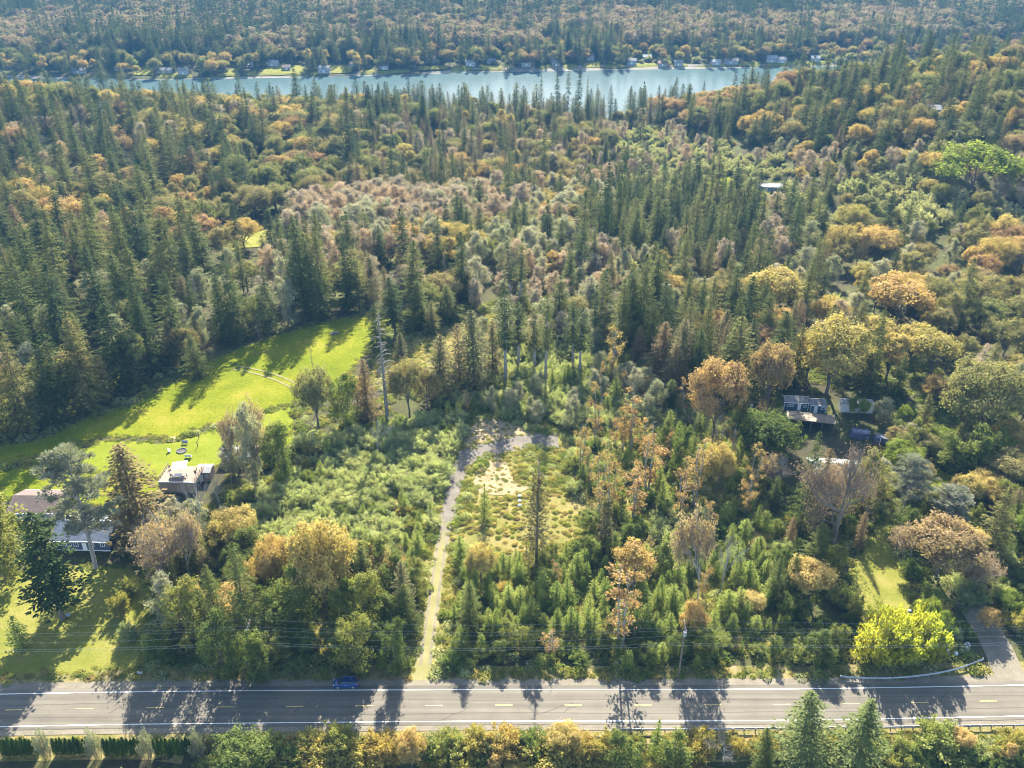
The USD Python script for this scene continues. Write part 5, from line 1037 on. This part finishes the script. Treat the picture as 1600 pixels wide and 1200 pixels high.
def chair(loc, rz, label, m, wide=.6, group=None):
    t = thing('garden_chair', label, 'chair', loc, rz, group); part(t, 'seat', MB().box([0, 0, .42], [wide, .55, .06]).get(), m); part(t, 'backrest', MB().box([0, .27, .72], [wide, .05, .6], 0, -.15).get(), m)
    for a in (-1, 1):
        part(t, 'armrest', MB().box([a * wide / 2, 0, .62], [.05, .5, .04]).get(), m)
        for b in (-1, 1): part(t, 'leg', MB().box([a * (wide / 2 - .04), b * .24, .2], [.05, .05, .42]).get(), m)
table(on_deck(-.2, -1.4), 1.8, 1.0, 'white patio table in front of the umbrella on the deck')
for dx, dy, rz, w_ in ((-1.0, -2.2, math.pi, 'left front'), (.6, -2.2, math.pi, 'right front'), (1.5, -1.3, -1.57, 'right hand'), (-1.9, -1.2, 1.57, 'left hand')):
    chair(on_deck(dx, dy), rz, f'garden chair on the {w_} side of the white patio table', GREY_WALL)
chair(on_deck(3.0, 1.5), -1.2, 'tan garden chair by the right railing of the deck', FENCE_WOOD, 1.2)
chair(on_deck(-3.2, 2.0), 1.2, 'tan garden chair by the left railing of the deck', FENCE_WOOD, .7)
def gp(px, py, lift=0.0):
    x, y = map(float, G(px, py)); return (x, y, float(height(x, y)) + lift)
t_ = thing('fire_pit', 'round stone fire pit on the lower lawn', 'fire pit', gp(284, 705)); g_ = np.random.default_rng(8)
STONE = plain('dark_stone', (.16, .15, .14), .9, vary=.4, scale=2.0); ASH = plain('ash', (.05, .045, .04), .95)
for i_ in range(14):
    m_ = trimesh.creation.icosphere(1, .24); m_.vertices *= [1.1, .8, .9]; m_.vertices += (meshkit.noise(m_.vertices * 5 + i_) - .5)[:, None] * .1
    part(t_, 'stone', MB().mesh(m_, T4.translation_matrix([1.15 * math.cos(i_ * .4488), 1.15 * math.sin(i_ * .4488), .14]) @ T4.rotation_matrix(i_ * .45 + 1.57, [0, 0, 1])).get(), STONE)
part(t_, 'ash_bed', MB().mesh(trimesh.creation.cylinder(1.0, .1), T4.translation_matrix([0, 0, .04])).get(), ASH)
chair(gp(289, 694), 0, 'wide grey garden seat behind the fire pit', GREY_WALL, 1.5); chair(gp(265, 706), 1.9, 'white garden chair left of the fire pit', WHITE, .9); chair(gp(295, 715), 3.1, 'wide white garden bench in front of the fire pit', WHITE, 1.7)
t_ = thing('footbridge', 'small beige plank footbridge over the meadow ditch', 'footbridge', gp(269, 687, .1), .1)
for i_ in range(8): part(t_, 'plank', MB().box([0, -1.05 + .3 * i_, .02], [1.5, .28, .06]).get(), FENCE_WOOD)
for s_ in (-1, 1): part(t_, 'beam', MB().box([.6 * s_, 0, -.09], [.12, 2.4, .16]).get(), CEDAR)
for px, py, w_ in ((311, 685, 'upper'), (309, 698, 'lower')):
    t_ = thing('garden_stake', f'dark upright post on the lower lawn, {w_} of two', 'post', gp(px, py)); part(t_, 'post', MB().box([0, 0, .7], [.16, .16, 1.4]).get(), BARK); part(t_, 'cap', MB().box([0, 0, 1.43], [.22, .22, .06]).get(), BARK)
t_ = thing('board_fence', 'low tan board fence right of the navy house', 'fence', (0, 0, 0)); a_, b_ = np.array(gp(185, 862)), np.array(gp(243, 868))
for i_ in range(8):
    q_ = a_ + (b_ - a_) * (i_ + .5) / 8; ang = math.atan2(b_[1] - a_[1], b_[0] - a_[0]); L_ = np.linalg.norm(b_ - a_) / 8; m_ = MB()
    for k_ in range(6): m_.box(q_ + np.array([math.cos(ang), math.sin(ang), 0]) * (k_ - 2.5) * L_ / 6 + [0, 0, .7 + .02 * (k_ % 3)], [L_ / 6 - .02, .03, 1.4], ang)
    part(t_, 'panel', m_.get(), FENCE_WOOD)
for i_ in range(9): part(t_, 'post', MB().box(a_ + (b_ - a_) * i_ / 8 + [0, .08, .75], [.1, .1, 1.5]).get(), CEDAR)
# odds and ends
def stone_thing(name, label, cat, px, py, r, m, seed, sq=.7):
    s = trimesh.creation.icosphere(2, r); s.vertices *= [1.1, .9, sq]; s.vertices += s.vertex_normals * ((meshkit.fbm(s.vertices * 2.2 / r + seed, 3) - .5) * r * .6)[:, None]
    x, y, z = gp(px, py); s.apply_translation([x, y, z + r * sq * .6]); top(name, (s.vertices, s.faces), m, label, cat, smooth=True)
for py, w_ in ((776, 'uppermost'), (784, 'middle'), (791, 'lowest')): stone_thing('white_boulder', f'white boulder in a row on the straw ground, {w_} of three', 'boulder', 812, py, .42, WHITE, py, .8)
g_ = np.random.default_rng(9)
t_ = thing('rubble_heap', 'heap of pale broken stones right of the bright yellow bush', 'rubble heap', gp(1497, 1016))
for i_ in range(22):
    s_ = trimesh.creation.icosphere(1, g_.uniform(.2, .5)); s_.vertices += (meshkit.noise(s_.vertices * 4 + i_) - .5)[:, None] * .3
    u_ = g_.uniform(-2.6, 2.6); part(t_, 'stone', MB().mesh(s_, T4.translation_matrix([u_, u_ * .35 + g_.normal() * .5, .2 + .25 * g_.random()])).get(), [WHITE, STONE, GREY_WALL][i_ % 3])
for px, py, w_ in ((1421, 955, 'upper'), (1419, 972, 'lower')): stone_thing('pale_rock', f'pale rock on the lawn behind the bright yellow bush, {w_} of two', 'rock', px, py, .36, WHITE, px, .7)
stone_thing('pale_rock', 'pale rock under the fir on the front lawn', 'rock', 107, 962, .5, GREY_WALL, 4, .9)
t_ = thing('fallen_log', 'pale log lying behind the end of the gravel driveway', 'log', gp(871, 672, .2), .3); part(t_, 'log', MB().tube([[-1.7, 0, 0], [-.5, .1, .1], [.7, .05, .1], [1.7, -.1, 0]], [.2, .22, .2, .16], 8).get(), PALE_BARK); part(t_, 'branch_stub', MB().tube([[.3, 0, .1], [.6, .3, .6]], [.07, .04], 5).get(), PALE_BARK)
t_ = thing('feed_trough', 'small dark trough in the shadow at the far end of the meadow', 'trough', gp(523, 522), .2); part(t_, 'tub', MB().box([0, 0, .3], [2.2, 1.0, .6]).get(), BARK); part(t_, 'rim', MB().box([0, -.5, .62], [2.3, .12, .08]).box([0, .5, .62], [2.3, .12, .08]).box([-1.1, 0, .62], [.12, .88, .08]).box([1.1, 0, .62], [.12, .88, .08]).get(), GREY_WALL)
t_ = thing('mailbox', 'small pale mailbox on a post by the front lawn', 'mailbox', gp(221, 1058)); part(t_, 'post', MB().box([0, 0, .5], [.1, .1, 1.0]).get(), CEDAR); part(t_, 'box', MB().box([0, 0, 1.12], [.9, .3, .25]).mesh(trimesh.creation.cylinder(.15, .9, sections=12), T4.translation_matrix([0, 0, 1.24]) @ T4.rotation_matrix(1.5708, [0, 1, 0])).get(), GREY_WALL)
BLUE_TARP = plain('dark_blue_tarp', (.045, .055, .10), .5, vary=.4)
for px, py, w_, s_ in ((1343, 682, 'left', 1.0), (1378, 690, 'right', .85)):
    b_ = trimesh.creation.box([4.6 * s_, 2.6, 1.7 * s_]).subdivide().subdivide().subdivide(); b_.vertices[:, 2] += .85; v_ = b_.vertices; v_[:, :2] *= (1.12 - .22 * np.clip(v_[:, 2:] / 1.7, 0, 1)); b_.vertices = v_ + (meshkit.fbm(v_ * 1.3 + px, 3) - .5)[:, None] * .5
    t_ = thing('tarp_heap', f'{w_} heap under a dark blue tarp in the yard', 'tarp heap', gp(px, py), -.2); part(t_, 'tarp', (b_.vertices, b_.faces), BLUE_TARP, smooth=True); part(t_, 'rope', MB().tube([[-2.5 * s_, 0, 0], [-1.9 * s_, 0, 1.75 * s_], [1.9 * s_, 0, 1.75 * s_], [2.5 * s_, 0, 0]], .04, 4).get(), WHITE)
for px, py, w_ in ((1357, 684, 'left'), (1374, 695, 'right')):
    t_ = thing('fence_post', f'white post in the dark yard, {w_} of two', 'post', gp(px, py)); part(t_, 'post', MB().box([0, 0, .9], [.14, .14, 1.8]).get(), WHITE); part(t_, 'cap', MB().box([0, 0, 1.83], [.2, .2, .06]).get(), WHITE)

# ------------------------------------------------------------------ guardrails
STEEL = plain('galvanised_steel', (.36, .37, .38), .42, .75, vary=.2, scale=2.0)
POSTW = plain('guardrail_post', (.20, .17, .14), .85, vary=.3)
def guardrail(label, pts, side, low=0.0):
    p = smooth_line(ground_line(pts), .95); t = thing('guardrail', label, 'guardrail', (0, 0, 0))
    nrm = offset(p, 1) - p; prof = [(0, .78), (.075, .74), (.075, .68), (.01, .63), (.01, .58), (.075, .53), (.075, .47), (0, .43)]
    z = np.maximum(height(p[:, 0], p[:, 1]), -.2) + .1; v = []
    for a, b in prof: v.append(np.column_stack([p + nrm * a * side, z + b]))
    back = [np.column_stack([p + nrm * (a * side - .012 * side), z + b]) for a, b in prof]
    n, k = len(p), len(prof); V = np.concatenate([np.stack(v, 1), np.stack(back, 1)[:, ::-1]], 1); K2 = 2 * k
    i, j = np.meshgrid(np.arange(n - 1), np.arange(K2), indexing='ij')
    q = np.stack([i * K2 + j, i * K2 + (j + 1) % K2, (i + 1) * K2 + (j + 1) % K2, (i + 1) * K2 + j], -1).reshape(-1, 4)
    part(t, 'rail', (V.reshape(-1, 3), q), STEEL)
    for m in range(0, n, 2):
        c = p[m] - nrm[m] * .12 * side; zz = z[m]; part(t, 'post', MB().box([c[0], c[1], zz + .2 - low / 2], [.15, .18, 1.15 + low], math.atan2(nrm[m][0], -nrm[m][1])).get(), POSTW)
    part(t, 'end_piece', MB().box([p[0][0], p[0][1], z[0] + .6], [.3, .16, .34], math.atan2(nrm[0][0], -nrm[0][1])).get(), STEEL)
guardrail('steel guardrail curving round the corner of the side road', [(1313, 1061), (1340, 1063), (1400, 1063), (1450, 1058), (1490, 1050), (1515, 1042), (1535, 1034)], -1)
guardrail('long steel guardrail along the south side of the road', [(908, 1176), (922, 1166), (940, 1153), (955, 1146), (975, 1144), (1050, 1143.5), (1200, 1142.5), (1400, 1140), (1600, 1137), (1800, 1134)], 1, 1.0)

# ------------------------------------------------------------------ utility poles and wires
POLE = plain('pole_wood', (.13, .10, .08), .95, vary=.3, scale=1.5, spec=.05); WIRE = plain('wire', (.34, .34, .34), .7, .0); PORC = plain('insulator', (.6, .6, .58), .3)
PX_ = [(-260, 1063), (403, 1058), (1060, 1059), (1712, 1050)]
poles_ = []
for i_, (px, py) in enumerate(PX_):
    x, y, z = gp(px, py); poles_.append((x, y)); 
    if i_ in (0, 3): continue
    t_ = thing('utility_pole', ['', 'utility pole hidden in the dark trees left of the parked blue car', 'tall utility pole among the roadside trees right of centre'][i_], 'utility pole', (x, y, 0))
    part(t_, 'pole', MB().tube([[0, 0, -.3], [.02, 0, 7], [.05, 0, 13.3]], [.17, .14, .10], 10).get(), POLE)
    c_ = part(t_, 'crossarm', MB().box([.03, 0, 12.6], [.12, 2.6, .14]).get(), POLE)
    for dy in (-1.2, -.5, 1.2): part(c_, 'insulator', MB().mesh(trimesh.creation.cylinder(.05, .22, sections=8), T4.translation_matrix([.03, dy, 12.78])).get(), PORC)
    tr_ = part(t_, 'transformer', MB().mesh(trimesh.creation.cylinder(.28, .9, sections=14), T4.translation_matrix([.04, -.42, 11.2])).get(), GREY_WALL) if i_ == 2 else None
    part(t_, 'brace', MB().tube([[.03, -.8, 12.55], [.03, 0, 11.9]], .02, 4).tube([[.03, .8, 12.55], [.03, 0, 11.9]], .02, 4).get(), STEEL)
for k_, (dy, h_, sag, r_, w_) in enumerate([(-1.2, 12.9, 1.3, .008, 'nearest of the three top wires'), (-.5, 12.9, 1.3, .008, 'middle of the three top wires'), (1.2, 12.9, 1.3, .008, 'farthest of the three top wires'), (0, 10.4, 1.5, .009, 'single wire below the three top ones'), (-.2, 8.9, 1.4, .012, 'upper of the two lowest cables'), (-.2, 8.3, 1.3, .012, 'lowest cable of all')]):
    m_ = MB()
    for (xa, ya), (xb, yb) in zip(poles_[:-1], poles_[1:]):
        u_ = np.linspace(0, 1, 13); m_.tube(np.column_stack([xa + (xb - xa) * u_, ya + (yb - ya) * u_ + dy, h_ - 4 * sag * u_ * (1 - u_)]), r_, 4, cap=False)
    top('power_line', m_.get(), WIRE, f'power line along the road, {w_}', 'wire')

# ------------------------------------------------------------------ cars
def paint(name, c): return mat(name, {'p': ('principled_bsdf', {'base_color': c, 'metallic': .25, 'roughness': .28, 'coat_weight': .8})}, [])
RUBBER = plain('tyre_rubber', (.03, .03, .03), .9); RIM = plain('rim_metal', (.45, .45, .46), .35, .8); LAMP = plain('lamp_glass', (.7, .7, .68), .15); TAIL = plain('tail_lamp', (.45, .03, .02), .2)
def ring(x, w, z0, z1, tumble=0.0, n=5):
    """A cross-section of a car body: rounded box."""
    r = min(.16, (z1 - z0) * .3); hw = w / 2
    q = [(-hw + .05, z0), (hw - .05, z0), (hw, z0 + .12), (hw, z1 - r - tumble * 0), (hw - r * .35 - tumble * .5, z1 - r * .3), (hw - r - tumble, z1), (-hw + r + tumble, z1), (-hw + r * .35 + tumble * .5, z1 - r * .3), (-hw, z1 - r), (-hw, z0 + .12)]
    return [(x, y, z) for y, z in q]
def loft(rings):
    v = np.array(rings, float); n, k = v.shape[:2]; i, j = np.meshgrid(np.arange(n - 1), np.arange(k), indexing='ij')
    q = np.stack([i * k + j, (i + 1) * k + j, (i + 1) * k + (j + 1) % k, i * k + (j + 1) % k], -1).reshape(-1, 4)
    f = np.vstack([q[:, [0, 1, 2]], q[:, [0, 2, 3]]]); caps = [[0, m + 1, m] for m in range(1, k - 1)] ; caps2 = [[(n - 1) * k, (n - 1) * k + m, (n - 1) * k + m + 1] for m in range(1, k - 1)]
    return v.reshape(-1, 3), np.vstack([f, caps, caps2])
def car(label, loc, rz, pm, group=None):
    """Hatchback with its nose towards -x."""
    t = thing('parked_car', label, 'car', loc, rz, group)
    part(t, 'body', loft([ring(-2.2, 1.45, .38, .66), ring(-2.12, 1.66, .25, .76), ring(-1.75, 1.78, .2, .86), ring(-1.0, 1.82, .2, .97), ring(.3, 1.83, .2, 1.0), ring(1.4, 1.82, .2, 1.02), ring(1.95, 1.76, .22, 1.02), ring(2.18, 1.64, .3, .92), ring(2.24, 1.45, .4, .8)]), pm, smooth=40)
    part(t, 'greenhouse', loft([ring(-1.12, 1.56, .93, .98, .02), ring(-.38, 1.54, .93, 1.40, .1), ring(.2, 1.54, .93, 1.45, .12), ring(1.2, 1.52, .93, 1.41, .12), ring(1.75, 1.5, .93, 1.22, .08), ring(2.08, 1.5, .93, 1.0, .02)]), GLASS, smooth=40)
    part(t, 'roof', loft([ring(-.42, 1.32, 1.38, 1.415, .06), ring(.2, 1.34, 1.40, 1.475, .06), ring(1.2, 1.32, 1.37, 1.44, .06), ring(1.62, 1.28, 1.22, 1.33, .05)]), pm, smooth=40)
    for s in (-1, 1):
        part(t, 'pillar', MB().tube([[-1.08, .78 * s, .97], [-.4, .66 * s, 1.40]], .045, 5).get(), pm); part(t, 'pillar', MB().tube([[.35, .79 * s, .98], [.3, .67 * s, 1.43]], .05, 5).get(), pm); part(t, 'pillar', MB().tube([[1.95, .72 * s, 1.0], [1.45, .64 * s, 1.39]], .07, 5).get(), pm)
        part(t, 'mirror', MB().box([-.85, .98 * s, 1.0], [.16, .2, .13]).get(), pm)
        part(t, 'headlight', MB().box([-2.08, .6 * s, .68], [.22, .36, .13]).get(), LAMP); part(t, 'tail_light', MB().box([2.16, .64 * s, .86], [.16, .26, .2]).get(), TAIL)
        part(t, 'door_handle', MB().box([.1, .925 * s, .86], [.2, .03, .04]).get(), RIM)
        for x in (-1.36, 1.36):
            w = part(t, 'wheel', MB().mesh(trimesh.creation.cylinder(.33, .22, sections=20), T4.translation_matrix([x, .82 * s, .33]) @ T4.rotation_matrix(1.5708, [1, 0, 0])).get(), RUBBER, smooth=40)
            part(w, 'rim', MB().mesh(trimesh.creation.cylinder(.21, .03, sections=12), T4.translation_matrix([x, .935 * s, .33]) @ T4.rotation_matrix(1.5708, [1, 0, 0])).get(), RIM)
    part(t, 'bumper', MB().box([-2.16, 0, .42], [.16, 1.5, .2]).get(), pm); part(t, 'bumper', MB().box([2.18, 0, .45], [.16, 1.5, .22]).get(), pm)
    part(t, 'number_plate', MB().box([2.27, 0, .6], [.02, .32, .16]).get(), WHITE)
x_, y_, z_ = gp(541, 1071); car('blue hatchback car parked on the gravel shoulder', (x_, y_, .105), .02, paint('blue_paint', (.008, .032, .115)))
x_, y_, z_ = gp(1172, 640); car('dark car half hidden by trees left of the teal sheds', (x_, y_, z_), 1.35, paint('dark_paint', (.03, .035, .05)))
# wheel tracks across the meadow
for l_ in ([(362, 577), (395, 583), (430, 594), (460, 609), (482, 624)], [(370, 572), (402, 578), (437, 588), (468, 603), (490, 618)]):
    q_ = smooth_line(ground_line(l_), 1.5); top('wheel_track', strip(offset(q_, .35), offset(q_, -.35), .11, 2), TRACK, kind='structure')

# ------------------------------------------------------------------ low growth
def fill(polys, gap, avoid=(), seed=1, clear=1.9, patch=.5):
    g = np.random.default_rng(seed); X, Y = [], []
    for poly in polys:
        p = ground_line(poly); lo, hi = p.min(0), p.max(0)
        gx, gy = np.meshgrid(np.arange(lo[0], hi[0], gap), np.arange(lo[1], hi[1], gap))
        x = (gx + g.uniform(-.5, .5, gx.shape) * gap).ravel(); y = (gy + g.uniform(-.5, .5, gx.shape) * gap).ravel()
        px, py, _ = P(x, y, height(x, y)); ok = inside(poly, px, py) & (meshkit.fbm(np.stack([x / 6, y / 6, 0 * x + seed], -1), 3) + .28 * g.random(x.shape) > patch) & (px > -80) & (px < 1680) & (py < 1260)
        for a in avoid: ok &= ~inside(a, px, py)
        drive = smooth_line(ground_line(DRIVE), 2.0); ok &= np.min(np.hypot(x[:, None] - drive[None, :, 0], y[:, None] - drive[None, :, 1]), 1) > clear
        ok &= (y > np.interp(x, north[:, 0], north[:, 1]) + 2.4) | (y < np.interp(x, south[:, 0], south[:, 1]) - 1.9)
        X.append(x[ok]); Y.append(y[ok])
    return np.concatenate(X), np.concatenate(Y)
CLEARING = [(230, 860), (395, 790), (470, 690), (590, 665), (735, 640), (800, 540), (1000, 540), (1080, 640), (1190, 690), (1210, 1060), (225, 1060)]
WEEDS = [[('leaves', tuft(s, 1.1, 150, .7, .34, .6)[1], M['weed'])] for s in range(3)] + [[('leaves', tuft(7, 1.3, 190, 1.0, .34, .6)[1], M['shrub_green'])], [('leaves', tuft(8, 1.2, 170, .9, .32, .6)[1], M['shrub_pale'])]]
GRASSES = [[('blades', tuft(s + 20, 1.0, 150, .45, .5, 2.2)[1], M['grass'])] for s in range(2)] + [[('blades', tuft(23, .9, 120, .4, .4, 1.6)[1], M['weed'])]]
X_, Y_ = fill([CLEARING], 1.75, STRAW + [[(735, 770), (905, 768), (918, 838), (890, 856), (800, 872), (735, 862)]], 3)
g_ = np.random.default_rng(21); k_ = g_.uniform(.6, 1.5, len(X_)); scatter_stuff('undergrowth', 'low weeds and brambles covering the ground of the clearing', 'weeds', WEEDS, X_, Y_, np.stack([k_, k_, k_ * g_.uniform(.6, 1.4, len(k_))], 1))
X_, Y_ = fill([[(735, 770), (905, 768), (918, 838), (890, 856), (800, 872), (735, 862)], [(770, 725), (800, 700), (895, 700), (905, 768), (830, 775), (800, 745)], [(640, 860), (690, 700), (715, 700), (695, 860)], [(690, 940), (722, 760), (745, 760), (720, 940)], AREAS['back_meadow'], [(-80, 1064), (230, 1060), (650, 1066), (650, 1058), (240, 1046), (-80, 1056)], [(690, 1064), (1330, 1066), (1330, 1046), (690, 1048)], [(-80, 1172), (900, 1172), (910, 1150), (-80, 1156)], [(960, 1162), (1680, 1150), (1680, 1140), (960, 1147)]], 1.25, STRAW, 5)
k_ = g_.uniform(.4, .95, len(X_)); scatter_stuff('tall_grass', 'dry yellow grass and weeds along the verges and on the open ground', 'grass', GRASSES, X_, Y_, np.stack([k_, k_, k_ * g_.uniform(.6, 1.3, len(k_))], 1), seed=6)
X_, Y_ = fill(STRAW + [[(690, 860), (700, 790), (735, 690), (880, 680), (900, 740), (740, 780), (720, 860)]], 1.9, (), 15)
k_ = g_.uniform(.3, .8, len(X_)); scatter_stuff('straw_tufts', 'scattered dry tufts on the straw coloured ground', 'grass', GRASSES, X_, Y_, np.stack([k_, k_, k_ * .8], 1), seed=16)
X_, Y_ = fill([[(-80, 600), (330, 560), (600, 490), (800, 470), (1240, 560), (1680, 560), (1680, 1060), (1200, 1060), (1080, 640), (1000, 540), (800, 540), (590, 665), (470, 690), (395, 790), (230, 860), (-80, 900)]], 2.3, list(AREAS.values()) + KEEP_OUT + [[(1515, 935), (1540, 935), (1620, 1085), (1560, 1085), (1520, 1000)], CLEARING], 9)
k_ = g_.uniform(.6, 1.7, len(X_)); scatter_stuff('forest_undergrowth', 'ferns and low brush on the floor of the woods and gardens', 'undergrowth', WEEDS, X_, Y_, np.stack([k_, k_, k_ * g_.uniform(.5, 1.2, len(k_))], 1), seed=7)
# ragged edges of the lawns and the meadow
X_, Y_ = [], []
for n_ in ('meadow', 'lower_lawn', 'west_lawn', 'front_lawn', 'side_lawn', 'east_lawn', 'south_east_lawn', 'back_meadow'):
    e_ = ground_line(AREAS[n_] + AREAS[n_][:1]); s_ = np.concatenate([[0], np.cumsum(np.linalg.norm(np.diff(e_, axis=0), axis=1))]); u_ = np.arange(0, s_[-1], .8)
    X_.append(np.interp(u_, s_, e_[:, 0]) + g_.normal(size=len(u_)) * .8); Y_.append(np.interp(u_, s_, e_[:, 1]) + g_.normal(size=len(u_)) * .8)
for s_ in (1, -1):
    e_ = dl + (a_d if s_ > 0 else b_d) * (dw / 2 + .25)[:, None]; X_.append(e_[:, 0] + g_.normal(size=len(e_)) * .35); Y_.append(e_[:, 1] + g_.normal(size=len(e_)) * .35)
X_, Y_ = np.concatenate(X_), np.concatenate(Y_); ok_ = Y_ > np.interp(X_, north[:, 0], north[:, 1]) + 2.3; X_, Y_ = X_[ok_], Y_[ok_]
k_ = g_.uniform(.4, .95, len(X_)); scatter_stuff('edge_grass', 'rough grass along the edges of the lawns, meadow and driveway', 'grass', WEEDS[:3] + GRASSES[2:], X_, Y_, np.stack([k_, k_, k_ * .7], 1), seed=8)
scatter()
plant_all()
far_wood()
air()
